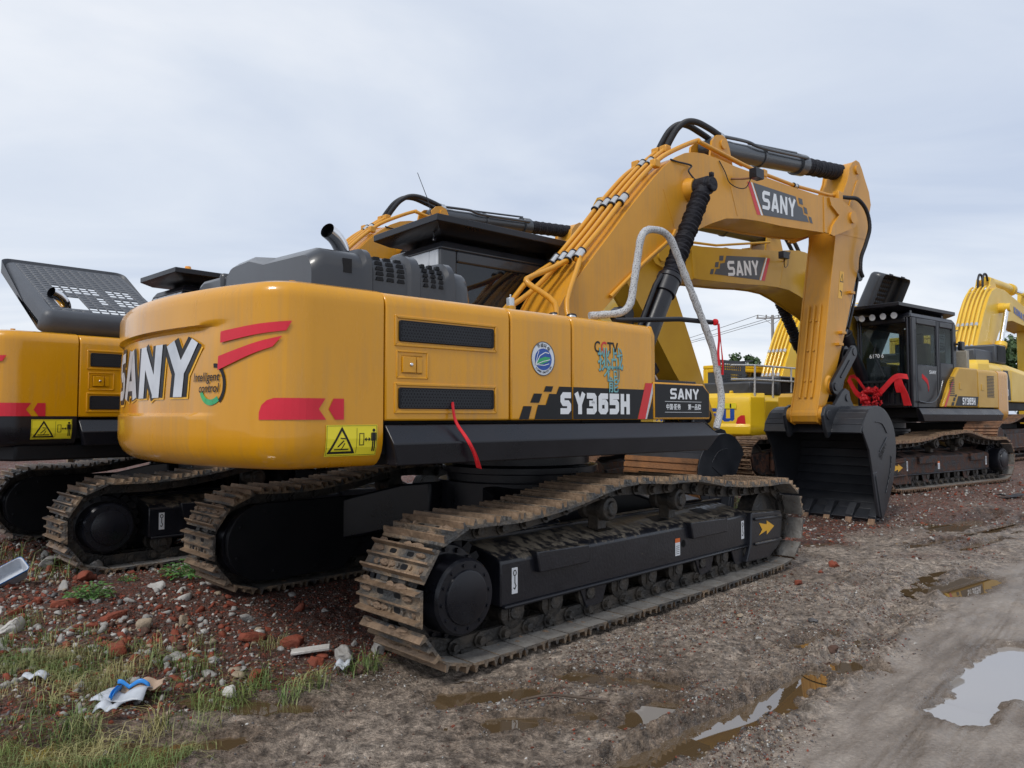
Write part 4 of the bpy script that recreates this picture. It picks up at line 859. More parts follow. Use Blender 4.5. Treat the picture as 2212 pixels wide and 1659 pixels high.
        l.obj('work_lamp', ['black', 'lamp_glass', 'rust'], bo, bevel=.012)
        l = MB(); l.tube(smooth_path([v3(B((2.0, 4.42)), sg*.30), v3(B((2.1, 4.41)), sg*.32), v3(B((2.35, 4.42)), sg*.33), v3(B((2.27, 4.33)), sg*.35), v3(B((2.33, 4.2)), sg*.42)], 5), .010, 6); l.obj('grease_line', 'rubber', bo)
    # boom cylinders
    for sg in (-1, 1):
        y = sg*.50; top = Vector(v3(B((2.36, 4.14)), y)); bot = Vector((.98, y, 1.78)); d = (top-bot).normalized(); Lc = (top-bot).length
        c = MB(); at = lambda t: bot+d*t
        c.cyl(at(0), at(Lc*.50), .105, n=24); c.cyl(at(Lc*.44), at(Lc*.52), .125, n=24); c.cyl(at(Lc*.505), at(Lc*.525), .135, n=24)
        c.ring([(0, -.09), (.12, -.09), (.12, .09), (0, .09)], bot, (0, 1, 0), 20)
        sd_ = Vector((d.z, 0, -d.x)); c.tube([at(.3)-sd_*.15, at(Lc*.44)-sd_*.16, at(Lc*.5)-sd_*.13], .028, 10)
        co = c.obj('boom_cylinder', 'black', root, bevel=.006)
        r = MB(); r.cyl(at(Lc*.9), at(Lc-.1), .05, n=16); r.obj('piston_rod', 'chrome', co)
        s = MB(); n_ = 90; P = [at(Lc*.53+(Lc*.42-.02)*i/n_) for i in range(n_+1)]; R = [.098+.010*math.sin(i*1.35)+.006*math.sin(i*.5+1) for i in range(n_+1)]; s.tube(P, R, 22); s.obj('rod_sleeve', 'sleeve', co)
        e = MB(); e.ring([(0, -.10), (.105, -.10), (.105, .06), (.085, .07), (.085, .115), (.075, .125), (0, .125)], top, (0, sg, 0), 24); e.cyl(top-d*.16, top-d*.05, .075, .095, n=20)
        e.box(top.x-.02, top.x+.03, top.y-.02+sg*.09, top.y+.02+sg*.09, top.z+.09, top.z+.14); e.obj('rod_end', 'sleeve', co, bevel=.006)
    # stick cylinder
    a = Vector(v3(B((3.25, 4.93)), 0)); e_ = Vector(v3(S((6.90, 5.40)), 0)); d = (e_-a).normalized(); Lc = (e_-a).length; at = lambda t: a+d*t
    c = MB(); c.cyl(at(0), at(Lc*.60), .125, n=28); c.cyl(at(Lc*.58), at(Lc*.635), .155, n=28); c.cyl(at(.0), at(.35), .13, n=24); c.ring([(0, -.12), (.12, -.12), (.12, .12), (0, .12)], a, (0, 1, 0), 20); c.cyl(at(Lc*.30), at(Lc*.315), .14, n=24)
    up = Vector((-d.z, 0, d.x)); yv = Vector((0, -1, 0))
    c.tube(smooth_path([Vector(v3(B((3.36, 5.08)), -.10)), Vector(v3(B((3.72, 5.13)), -.10)), at(.75)+up*.13+yv*.10, at(1.0)+up*.07+yv*.15, at(Lc*.6)+up*.05+yv*.17], 4), .022, 10); c.tube([at(.9)+up*.16, at(Lc*.6)+up*.17], .018, 8)
    co = c.obj('stick_cylinder', 'grey_dark', root, bevel=.005)
    s = MB(); n_ = 70; P = [at(Lc*.635+(Lc*.345)*i/n_) for i in range(n_+1)]; R = [.118+.006*math.sin(i*1.7)+.005*math.sin(i*.6) for i in range(n_+1)]; s.tube(P, R, 22); s.obj('rod_sleeve', 'sleeve', co)
    # stick
    s = MB(); sc_ = [tuple(S(p)) for p in inset(STICK, .015)]; s.prism(sc_, -.195, .195)
    for y in (-.21, .19): s.prism([tuple(S(p)) for p in STICK], y, y+.02)
    s.cyl(v3(S(PINK), -.27), v3(S(PINK), .27), .11, n=24); s.cyl(v3(S((5.88, 1.96)), -.29), v3(S((5.88, 1.96)), .29), .095, n=24); s.cyl(v3(S((6.90, 5.40)), -.24), v3(S((6.90, 5.40)), .24), .07, n=20)
    for y in (-.09, .0, .09): s.prism([tuple(S(p)) for p in [(5.90, 3.18), (5.62, 1.98), (5.56, 1.80), (5.54, 1.80), (5.60, 1.99), (5.875, 3.2)]], y-.016, y+.016)
    s.prism([tuple(S(p)) for p in [(7.02, 4.36), (7.26, 4.38), (7.26, 4.34), (6.24, 4.28), (6.24, 4.31)]], -.214, -.208)
    s.prism([tuple(S(p)) for p in [(6.52, 4.66), (6.55, 4.66), (6.93, 5.18), (7.0, 5.22), (6.96, 5.26), (6.88, 5.22)]], -.222, -.208)
    for p in ((6.60, 3.42), (6.28, 2.78), (6.18, 2.6)): a_ = S(p); s.box(a_[0]-.10, a_[0]+.04, -.27, -.2, a_[1]-.02, a_[1]+.02)
    s.cyl(v3(S((5.85, 2.0)), -.2), v3(S((5.85, 2.0)), -.235), .14, .10, n=24)
    so = s.obj('stick', M, root, bevel=.006, ang=30)
    bt = MB()
    for (x, z) in ((5.835, 2.95), (5.735, 2.50), (5.635, 2.05)):
        for y in (-.045, .045): p = S((x, z)); bt.ring([(0, 0), (.018, 0), (.018, .02), (0, .02)], (p[0]+.02, y, p[1]), (-1, 0, .2), 10)
    bt.obj('bolt', M, so)
    fs = lambda a, bb, off=0: v3(S((a, bb)), -.2125-off)
    decal('caution_label', [[(6.19, 3.30), (6.32, 3.30), (6.40, 3.72), (6.27, 3.72)]], fs, 'decal_gold', so); decal('caution_mark', stroke([(6.27, 3.56), (6.335, 3.68), (6.36, 3.56)], .012, True)+stroke([(6.25, 3.42), (6.31, 3.40), (6.29, 3.34)], .018), fs, 'decal_black', so, off=.002)
    # hoses down the stick
    h = MB(); P, R = corrug([v3(B((6.20, 4.82)), -.28), v3(B((6.36, 4.83)), -.32), v3(S((6.66, 4.86)), -.33), v3(S((6.95, 4.74)), -.33), v3(S((7.08, 4.50)), -.32), v3(S((6.95, 4.22)), -.31), v3(S((6.83, 4.0)), -.29), v3(S((6.84, 3.80)), -.27), v3(S((6.97, 3.72)), -.24)], .028, .022, .10); h.tube(P, R, 12)
    h.obj('hydraulic_hose', 'rubber', so)
    # bucket cylinder, bell crank, link
    bc = S((6.50, 2.50)); top = Vector(v3(S((7.10, 3.78)), 0)); bot = Vector(v3(bc, 0)); d = (bot-top).normalized(); Lc = (bot-top).length
    c = MB(); c.cyl(top, top+d*Lc*.72, .10, n=20); c.cyl(top+d*Lc*.68, top+d*Lc*.76, .12, n=20); c.tube([top+Vector((.0, -.13, .05)), top+d*.5+Vector((0, -.14, 0)), top+d*Lc*.7+Vector((0, -.13, 0))], .022, 8)
    co = c.obj('bucket_cylinder', 'black', root, bevel=.005); c = MB(); c.cyl(top+d*Lc*.7, bot, .05, n=14); c.obj('piston_rod', 'chrome', co); c = MB(); c.box(top.x-.1, top.x+.02, -.16, .0, top.z+.02, top.z+.12); c.cyl((top.x, -.15, top.z), (top.x, .15, top.z), .11); c.obj('hose_block', 'black', co, bevel=.01)
    l = MB(); p0, p1, p2 = S((5.88, 1.96)), bc, K((6.20, 1.80))
    def bar(A_, B_, y0, y1, w0, w1):
        A_, B_ = Vector(A_), Vector(B_); t = (B_-A_).normalized(); n_ = Vector((-t.y, t.x)); pts = [A_+n_*w0*math.cos(q)-t*w0*math.sin(q) for q in np.linspace(0, PI, 8)]; pts += [B_-n_*w1*math.cos(q)+t*w1*math.sin(q) for q in np.linspace(0, PI, 8)]
        l.prism([tuple(p) for p in pts], y0, y1)
    for y in (-.30, .25): bar(p0, p1, y, y+.05, .11, .10); l.cyl(v3(p1, y-.01), v3(p1, y+.06), .06, n=18)
    for y in (-.18, .12): bar(p1, p2, y, y+.06, .10, .09)
    l.cyl(v3(p1, -.30), v3(p1, .30), .055, n=18); l.cyl(v3(p0, -.315), v3(p0, .315), .06, n=18)
    t_ = (Vector(p1)-Vector(p0)); l.prism([tuple(Vector(p0)+t_*.25+Vector((-.015, .01))), tuple(Vector(p0)+t_*.75+Vector((-.015, .01))), tuple(Vector(p0)+t_*.75+Vector((.015, -.01))), tuple(Vector(p0)+t_*.25+Vector((.015, -.01)))], -.312, -.30)
    l.obj('bucket_linkage', opt.get('linkmat', 'black'), root, bevel=.008)
    # bucket
    W = .74; bm = opt.get('bucketmat', 'bucket_paint')
    SH = [(5.72, 1.42), (5.86, 1.58), (6.02, 1.66), (6.20, 1.68), (6.42, 1.63), (6.60, 1.52), (6.74, 1.36), (6.80, 1.16), (6.79, .90), (6.70, .62), (6.55, .35), (6.38, .14)]
    SH = smooth2(SH)[::2]
    inn = inset(SH+[(6.0, .5)], .03)[:-1]
    # inner offset by hand: shift towards mouth centre
    c0 = Vector((6.12, .9)); inn = [tuple(Vector(p)+(c0-Vector(p)).normalized()*.035) for p in SH]
    b = MB()
    for i in range(len(SH)-1):
        b.cur = 0; b.prism([tuple(K(q)) for q in (SH[i], SH[i+1], inn[i+1], inn[i])], -W, W)
    side = SH+[(6.30, .06), (6.16, .10), (6.10, .30), (6.00, .72), (5.90, 1.05), (5.70, 1.32)]
    for y in (-W-.012, W-.018): b.prism([tuple(K(p)) for p in side], y, y+.03)
    for y in (-W-.02, W): # side cutter and pads
        b.prism([tuple(K(p)) for p in [(6.00, .72), (6.10, .30), (6.16, .10), (6.26, .06), (6.24, .30), (6.12, .74)]], y, y+.02) 
        b.prism([tuple(K(p)) for p in [(6.05, .68), (6.09, .70), (6.27, .10), (6.22, .08)]], y-.012 if y < 0 else y+.02, y if y < 0 else y+.032)
        s_ = -1 if y < 0 else 1; yy = s_*(W+.018)
        for q in stroke(smooth2([(6.10, 1.45), (6.32, 1.42), (6.48, 1.28)]), .012)+stroke([(6.22, 1.02), (6.48, 1.22)], .018)+stroke(smooth2([(6.62, .95), (6.56, .70), (6.40, .42)]), .012): b.prism([tuple(K(p)) for p in q], yy-.006, yy+.006)
    lip = [(6.38, .14), (6.20, .02), (6.17, .06), (6.34, .18)]
    b.prism([tuple(K(p)) for p in lip], -W, W)
    for i in range(4): yy = -W+.0; 
    b.prism([tuple(K(p)) for p in [(5.66, 1.30), (5.74, 1.44), (5.86, 1.58), (5.90, 1.52), (5.80, 1.38), (5.73, 1.28)]], -W, W)
    bk = b.obj('bucket', [bm], root, bevel=.008, ang=30)
    e = MB()
    for y in (-.30, -.24, .20, .26):
        if y in (-.24, .20): continue
    for y in (-.315, .265): e = MB(); e.prism([tuple(K(p)) for p in [(5.52, 1.36), (5.47, 1.54), (5.53, 1.66), (5.64, 1.70), (5.80, 1.68), (6.04, 1.88), (6.16, 1.94), (6.28, 1.90), (6.32, 1.78), (6.50, 1.60), (6.2, 1.60), (5.9, 1.5), (5.74, 1.30), (5.60, 1.22)]], y, y+.05); e.obj('bucket_ear', bm, bk, bevel=.006)
    e = MB()
    e.cyl(v3(K((6.20, 1.80)), -.33), v3(K((6.20, 1.80)), .33), .055, n=18); e.cyl(v3(K(PINK), -.335), v3(K(PINK), .335), .07, n=18)
    e.obj('hinge_pin', bm, bk, bevel=.006)
    tt = None
    for i in range(5):
        y = -W+.08+i*(2*W-.16)/4; t = MB()
        t.m(0).prism([tuple(K(p)) for p in [(6.44, .24), (6.26, .04), (6.14, .01), (6.14, .10), (6.30, .26)]], y-.055, y+.055)
        t.m(1).loft([[(*K(p), yy) for p, yy in (((6.20, .02), y-.05), ((6.20, .02), y+.05), ((6.17, .10), y+.05), ((6.17, .10), y-.05))], [(*K(p), yy) for p, yy in (((6.06, -.085), y-.04), ((6.06, -.085), y+.04), ((6.045, -.06), y+.04), ((6.045, -.06), y-.04))]], T=Matrix(((1, 0, 0, 0), (0, 0, 1, 0), (0, 1, 0, 0), (0, 0, 0, 1))))
        t.obj('bucket_tooth', [bm, 'steel_clay'], bk, bevel=.004)
    for sg in (-1, 1):
        F = (lambda a, bb, off=0: v3(K((a, bb)), -W-.015-off)) if sg < 0 else (lambda a, bb, off=0: v3(K((-a, bb)), W+.015+off))
        an = .85 if sg < 0 else -.35; ca, sa = math.cos(an), math.sin(an); ox, oz = (6.27, .90) if sg < 0 else (-6.50, .98)
        P = [[(ox+(x*.085)*ca-(y*.10)*sa, oz+(x*.085)*sa+(y*.10)*ca) for x, y in p] for p in word('SANY', .16, 1, .2)]
        decal('cast_letters', P, F, 'black_deep', bk, off=.004)
    if opt.get('worn_shell'):
        w = MB(); SH = SH[::2]; out = [tuple(Vector(p)+(Vector(p)-c0).normalized()*.012) for p in SH[6:]]
        for j, y in enumerate(np.linspace(-W+.02, W-.02, 8)):
            pass
        for i in range(len(out)-1): w.prism([tuple(K(q)) for q in (out[i], out[i+1], SH[6:][i+1], SH[6:][i])], -W+.01, W-.01)
        for i in range(0, len(out)-1):
            for f_ in (.2, .7):
                p = Vector(out[i]).lerp(Vector(out[i+1]), f_); t_ = (Vector(out[i+1])-Vector(out[i])).normalized()*.035; n_ = Vector((t_.y, -t_.x)).normalized()*.02; n_ = n_ if n_.dot(p-c0) > 0 else -n_
                w.prism([tuple(K(q)) for q in (p-t_, p+t_, p+t_+n_, p-t_+n_)], -W+.01, W-.01)
        w.obj('wear_strip', 'rust', bk)
def smooth2(P): return [(v.x, v.y) for v in smooth_path([(p[0], p[1], 0) for p in P], 4)]
def sany(name, label, loc, az, du, opt, group='excavators parked in the muddy yard'):
    root = thing(name, label, 'excavator', loc, PI/2-math.radians(az), group)
    tracks(root, math.radians(du), opt, opt.get('shoes', ['steel_mud', 'steel_edge', 'black_deep'])+['steel_grey', 'mud_lump'])
    house(root, opt); arm(root, opt); return root
# ---------------------------------------------------------------- terrain
def vnoise(x, y, f, seed):
    r = np.random.RandomState(seed).rand(256, 256); x = x*f; y = y*f; xi = np.floor(x).astype(int); yi = np.floor(y).astype(int); fx = x-xi; fy = y-yi
    fx = fx*fx*(3-2*fx); fy = fy*fy*(3-2*fy); g = lambda a, b: r[a & 255, b & 255]
    return (g(xi, yi)*(1-fx)+g(xi+1, yi)*fx)*(1-fy)+(g(xi, yi+1)*(1-fx)+g(xi+1, yi+1)*fx)*fy-.5
def ss(a, b, x): t = np.clip((x-a)/(b-a), 0, 1); return t*t*(3-2*t)
def seg(x, y, s):
    x0, y0, x1, y1 = s; dx, dy = x1-x0, y1-y0; t = np.clip(((x-x0)*dx+(y-y0)*dy)/(dx*dx+dy*dy), 0, 1)
    return np.hypot(x-x0-t*dx, y-y0-t*dy), t
PUD = [(2.30, 3.90, 3.35, 4.98, .12, .07), (2.85, 4.35, 3.3, 4.85, .20, .06), (2.66, 3.74, 3.0, 4.0, .10, .05), (1.42, 4.14, 1.84, 4.55, .075, .06), (.58, 3.80, .82, 4.05, .10, .05), (-.05, 3.82, .36, 3.90, .11, .04), (.50, 3.36, 1.32, 4.05, .08, .055),
       (.35, 4.50, .92, 4.32, .10, .035), (-.35, 4.16, .10, 4.22, .11, .05), (-2.6, 3.30, -1.75, 3.42, .24, .06), (-1.72, 3.42, -1.35, 3.60, .12, .05), (-1.72, 4.12, -1.15, 3.98, .10, .045), (3.85, 6.62, 4.45, 7.12, .16, .06), (1.9, 5.05, 2.2, 5.25, .07, .04),
       (5.85, 10.2, 7.3, 11.35, .17, .06), (6.3, 9.95, 7.6, 11.0, .09, .05), (3.0, 8.9, 3.9, 9.1, .10, .05), (4.7, 8.85, 5.5, 9.35, .09, .05), (5.2, 8.7, 6.2, 9.4, .08, .05), (1.95, 4.55, 2.25, 4.60, .06, .04)]
def base_z(x, y):
    z = .20*ss(12.2, 14.4, y+.27*x)+.10*ss(16, 30, y)
    z = z+.04*ss(-.3, -1.6, x)*ss(4.3, 5.2, y)*(1-ss(6.5, 12, y))
    z = z-.25*(1-ss(2.8, 5.0, np.hypot(x-6.4, y-19.4)))
    return z-.012
RUTS = [(.45, 3.20, 1.45, 4.10), (1.45, 4.10, 2.10, 4.72), (2.10, 4.72, 3.1, 6.0), (3.1, 6.0, 4.3, 7.6)]
def ground_z(x, y, fine=True):
    x = np.asarray(x, float); y = np.asarray(y, float); b = base_z(x, y); z = b.copy()
    sm = smooth_mask(x, y); near = np.exp(-np.hypot(x, y)/14)
    rough = 1-.82*sm
    z += (vnoise(x, y, .35, 1)*.05)*ss(12, 20, y)
    z += rough*(vnoise(x, y, 1.3, 2)*.030+vnoise(x, y, 3.7, 3)*.022)+vnoise(x, y, .8, 4)*.012
    if fine: z += rough*(vnoise(x, y, 9, 5)*.022+vnoise(x+3, y, 21, 6)*.019+vnoise(x, y+9, 48, 7)*.011)+sm*(vnoise(x, y, 60, 8)*.002+vnoise(x, y, 13, 36)*.006+np.maximum(0, vnoise(x, y, 6, 37)-.27)*.10+vnoise((x+y)*.35, (y-x)*2.2, 1.4, 51)*.022+vnoise((x+y)*.5, (y-x)*3, 5, 52)*.010+np.maximum(0, vnoise((x+y)*.5, (y-x)*2, 2.0, 53)-.18)*(vnoise(x, y, 18, 54)+.5)*.13)
    # tyre ruts
    for s in RUTS:
        for off, w, h in ((.19, .05, .030), (-.17, .05, .026), (.60, .05, .018), (0, .10, -.03)):
            dx, dy = s[2]-s[0], s[3]-s[1]; L = math.hypot(dx, dy); nx, ny = dy/L, -dx/L
            d, t = seg(x, y, (s[0]-nx*off, s[1]-ny*off, s[2]-nx*off, s[3]-ny*off)); z += h*np.exp(-(d/w)**2)*(1+1.6*vnoise(x, y, 14, 9)+1.0*vnoise(x, y, 40, 10))
    for k in range(16):     # fine parallel tyre lines on the wet part
        o = .10+k*.055+(.5 if k > 8 else 0); d, t = seg(x, y, (1.10+o, 2.9, 4.6+o, 6.9)); z -= .011*np.exp(-(d/.014)**2)*np.clip(.5+1.6*vnoise(x, y, 2.2, 30+k), 0, 1)
    # crawler prints near the left corner
    for k in range(5):
        d, t = seg(x, y, (-1.30+k*.07, 3.98-k*.09, -1.02+k*.07, 3.86-k*.09)); z += .028*np.exp(-(d/.025)**4)
    for (x0, y0, x1, y1, r, dp) in PUD:
        d, t = seg(x, y, (x0, y0, x1, y1)); d = d+vnoise(x, y, 5, 11)*.10*min(1, r*6)+vnoise(x, y, 17, 12)*.06*min(1, r*6)+vnoise(x, y, 44, 33)*.025
        k = 1-ss(r*.55, r*1.35, d); z = z*(1-k)+(b-dp+rough*(vnoise(x, y, 7, 34)*.045+vnoise(x, y, 26, 35)*.03))*k; z += .012*np.exp(-((d-r*1.6)/(.06))**2)*rough
    # keep clear of the machines' shoes
    for (cx, cy, a, half, zz) in FEET:
        ca, sa = math.cos(a), math.sin(a); u = (x-cx)*ca+(y-cy)*sa; v = -(x-cx)*sa+(y-cy)*ca
        m = (1-ss(2.15, 2.5, np.abs(u)))*(1-ss(half-.32+.64, half-.32+.74, np.abs(v))); z = np.where(m > 0, z*(1-m)+np.minimum(z, zz)*m, z)
    return z
def smooth_mask(x, y):
    # wet smooth carriageway, right of the rut ridge
    xs = np.interp(y, [2.5, 3.3, 4.1, 4.7, 6.2, 8, 12, 30, 100], [.9, 1.05, 1.75, 2.3, 3.5, 5.3, 10, 40, 200]); d = x-xs+vnoise(x, y, 2.5, 13)*.25
    return ss(-.05, .25, d)
def rubble_mask(x, y):
    xs = np.interp(y, [3, 3.9, 4.4, 5.2, 8, 12], [-2.6, -1.75, -.95, -.2, 3, 6]); left = ss(.25, -.35, x-xs+vnoise(x, y, 2.2, 14)*.9)
    yl = 7.6+.35*x; right = ss(-.6, 1.4, y-yl+vnoise(x, y, 1.1, 15)*2.5)*ss(1.5, 3, x)*(1-smooth_mask(x, y))
    return np.clip(left+right*.85, 0, 1)
FEET = []
def foot(loc, azu):
    a = PI/2-math.radians(azu); l = Vector((-math.sin(a), math.cos(a), 0))
    for sg in (-1, 1): c = Vector(loc)+l*1.37*sg; FEET.append((c.x, c.y, a, .32, loc[2]-.002))
foot((.078, 7.138, 0), 45)
XS = np.concatenate([-np.geomspace(6.2, 600, 46)[::-1], np.linspace(-6.1, -2.6, 175), np.linspace(-2.585, 3.6, 400), np.linspace(3.62, 9, 200), np.geomspace(9.05, 600, 46)])
YS = np.concatenate([np.linspace(-8, 2.5, 22), np.linspace(2.8, 6.2, 300), np.linspace(6.22, 12, 260), np.linspace(12.05, 22, 130), np.geomspace(22.2, 1500, 50)])
def build_ground():
    X, Y = np.meshgrid(XS, YS); Z = ground_z(X, Y); nx, ny = len(XS), len(YS)
    V = np.stack([X, Y, Z], -1).reshape(-1, 3); i = np.arange(nx-1)[None, :]+np.arange(ny-1)[:, None]*nx; F = np.stack([i, i+1, i+1+nx, i+nx], -1).reshape(-1, 4)
    m = bpy.data.materials.new('mud_ground'); m.use_nodes = True; MATS['mud_ground'] = m; nt = m.node_tree; N = nt.nodes; Lk = nt.links; b = N['Principled BSDF']
    tc = N.new('ShaderNodeTexCoord')
    def noise(s, d=6, r=.6): n = N.new('ShaderNodeTexNoise'); n.inputs['Scale'].default_value = s; n.inputs['Detail'].default_value = d; n.inputs['Roughness'].default_value = r; Lk.new(tc.outputs['Object'], n.inputs[0]); return n
    def ramp(src, els):
        r = N.new('ShaderNodeValToRGB'); e = r.color_ramp.elements; e[0].position, e[0].color = els[0][0], (*els[0][1], 1); e[1].position, e[1].color = els[-1][0], (*els[-1][1], 1)
        for p, c in els[1:-1]: q = e.new(p); q.color = (*c, 1)
        Lk.new(src, r.inputs[0]); return r
    def mixc(f, a, c, t='MIX'):
        x = N.new('ShaderNodeMix'); x.data_type = 'RGBA'; x.blend_type = t
        if isinstance(f, float): x.inputs[0].default_value = f
        else: Lk.new(f, x.inputs[0])
        Lk.new(a, x.inputs[6]); Lk.new(c, x.inputs[7]); return x.outputs[2]
    at = N.new('ShaderNodeAttribute'); at.attribute_name = 'zone'; sp = N.new('ShaderNodeSeparateColor'); Lk.new(at.outputs['Color'], sp.inputs[0])
    n1, n2, n3 = noise(1.6), noise(14, 8, .7), noise(70, 4)
    mudc = ramp(n1.outputs[0], [(.3, (.16, .122, .092)), (.5, (.25, .20, .158)), (.7, (.34, .282, .228))])
    mud2 = ramp(n2.outputs[0], [(.36, (.05, .04, .03)), (.5, (.5, .5, .5)), (.64, (1, 1, 1))]); 
    col = mixc(.75, mudc.outputs[0], mud2.outputs[0], 'OVERLAY')
    smc = ramp(n1.outputs[0], [(.3, (.225, .190, .158)), (.7, (.33, .286, .243))]); mp4 = N.new('ShaderNodeMapping'); mp4.vector_type = 'TEXTURE'; mp4.inputs['Rotation'].default_value = (0, 0, .80); mp4.inputs['Scale'].default_value = (2.6, .42, 1); Lk.new(tc.outputs['Object'], mp4.inputs[0]); n7 = noise(2.0, 9, .68); Lk.new(mp4.outputs[0], n7.inputs[0])
    st = ramp(n7.outputs[0], [(.34, (.42, .38, .34)), (.52, (.85, .83, .82)), (.68, (1, 1, 1))]); smm = mixc(1.0, smc.outputs[0], st.outputs[0], 'MULTIPLY'); col = mixc(sp.outputs[1], col, smm)
    vo = N.new('ShaderNodeTexVoronoi'); vo.inputs['Scale'].default_value = 42; Lk.new(tc.outputs['Object'], vo.inputs[0]); sv = N.new('ShaderNodeSeparateColor'); Lk.new(vo.outputs['Color'], sv.inputs[0])
    chips = ramp(sv.outputs[0], [(0, (.05, .028, .02)), (.25, (.13, .045, .026)), (.42, (.23, .055, .026)), (.66, (.10, .05, .035)), (.78, (.13, .11, .10)), (.9, (.30, .27, .24))])
    chips.color_ramp.interpolation = 'CONSTANT'
    soil = ramp(n2.outputs[0], [(.35, (.045, .022, .016)), (.65, (.14, .06, .04))]); rc = mixc(.45, soil.outputs[0], chips.outputs[0]); col = mixc(sp.outputs[0], col, rc)
    n6 = noise(48, 5, .75); sp2 = ramp(n6.outputs[0], [(.38, (.25, .24, .23)), (.5, (.5, .5, .5)), (.62, (.80, .80, .80))]); msk = N.new('ShaderNodeMath'); msk.operation = 'MULTIPLY_ADD'; Lk.new(sp.outputs[1], msk.inputs[0]); msk.inputs[1].default_value = -.45; msk.inputs[2].default_value = .75
    col = mixc(msk.outputs[0], col, sp2.outputs[0], 'OVERLAY')
    wc = N.new('ShaderNodeMix'); wc.data_type = 'RGBA'; wc.blend_type = 'MULTIPLY'; wf = N.new('ShaderNodeMath'); wf.operation = 'MULTIPLY'; wf.inputs[1].default_value = .8; Lk.new(sp.outputs[2], wf.inputs[0]); Lk.new(wf.outputs[0], wc.inputs[0]); Lk.new(col, wc.inputs[6]); wc.inputs[7].default_value = (.52, .46, .40, 1); col = wc.outputs[2]
    Lk.new(col, b.inputs['Base Color'])
    rr = N.new('ShaderNodeMapRange'); Lk.new(n1.outputs[0], rr.inputs[0]); rr.inputs[1].default_value = .35; rr.inputs[2].default_value = .65; rr.inputs[3].default_value = .26; rr.inputs[4].default_value = .60
    ad = N.new('ShaderNodeMath'); ad.operation = 'MULTIPLY_ADD'; Lk.new(sp.outputs[0], ad.inputs[0]); ad.inputs[1].default_value = .3; Lk.new(rr.outputs[0], ad.inputs[2]); ws = N.new('ShaderNodeMath'); ws.operation = 'MULTIPLY_ADD'; Lk.new(sp.outputs[2], ws.inputs[0]); ws.inputs[1].default_value = -.30; Lk.new(ad.outputs[0], ws.inputs[2]); Lk.new(ws.outputs[0], b.inputs['Roughness'])
    h = N.new('ShaderNodeMath'); h.operation = 'ADD'; Lk.new(n2.outputs[0], h.inputs[0]); Lk.new(n3.outputs[0], h.inputs[1])
    om = N.new('ShaderNodeMath'); om.operation = 'MULTIPLY_ADD'; Lk.new(sp.outputs[1], om.inputs[0]); om.inputs[1].default_value = -.55; om.inputs[2].default_value = 1.0
    bp = N.new('ShaderNodeBump'); bp.inputs['Distance'].default_value = .035; Lk.new(om.outputs[0], bp.inputs['Strength']); Lk.new(h.outputs[0], bp.inputs['Height']); Lk.new(bp.outputs[0], b.inputs['Normal'])
    o = raw_mesh('ground', V, F, 'mud_ground', smooth=True); tag(o, kind='structure')
    a = o.data.color_attributes.new('zone', 'FLOAT_COLOR', 'POINT'); C = np.zeros((len(V), 4), np.float32); C[:, 0] = rubble_mask(X, Y).ravel(); C[:, 1] = smooth_mask(X, Y).ravel(); C[:, 3] = 1
    wet = np.zeros(X.shape)
    for (x0, y0, x1, y1, r, dp) in PUD: d, t = seg(X, Y, (x0, y0, x1, y1)); wet = np.maximum(wet, np.exp(-(np.maximum(0, d-r)/(.05+.35*r))**2))
    C[:, 2] = wet.ravel(); a.data.foreach_set('color', C.ravel())
build_ground()
m_ = mat('puddle_water', (.10, .066, .034), rough=.012, bump=0); m_.node_tree.nodes['Principled BSDF'].inputs['IOR'].default_value = 3.0
m_ = mat('puddle_skyglare', (.30, .275, .25), rough=.012, bump=0); m_.node_tree.nodes['Principled BSDF'].inputs['IOR'].default_value = 3.0  # sky glare on the water painted in as a pale base colour
def build_water():
    for (x0, y0, x1, y1, r, dp) in PUD:
        a = math.atan2(y1-y0, x1-x0); R = r*2.3+.06; P = []
        for i in range(25): t = a-PI/2+PI*i/24; P.append((x1+R*math.cos(t), y1+R*math.sin(t)))
        for i in range(25): t = a+PI/2+PI*i/24; P.append((x0+R*math.cos(t), y0+R*math.sin(t)))
        zl = float(base_z(np.array((x0+x1)/2), np.array((y0+y1)/2)))-.026+PUD.index((x0, y0, x1, y1, r, dp))*.0003
        w = MB(); w.add([(x, y, zl) for x, y in P], [tuple(range(len(P)))]); tag(w.obj('water', 'puddle_skyglare' if PUD.index((x0, y0, x1, y1, r, dp)) in (0, 1, 2, 4) else 'puddle_water', smooth=False), kind='structure')
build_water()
def gz(x, y): return float(ground_z(np.array([x]), np.array([y]))[0])
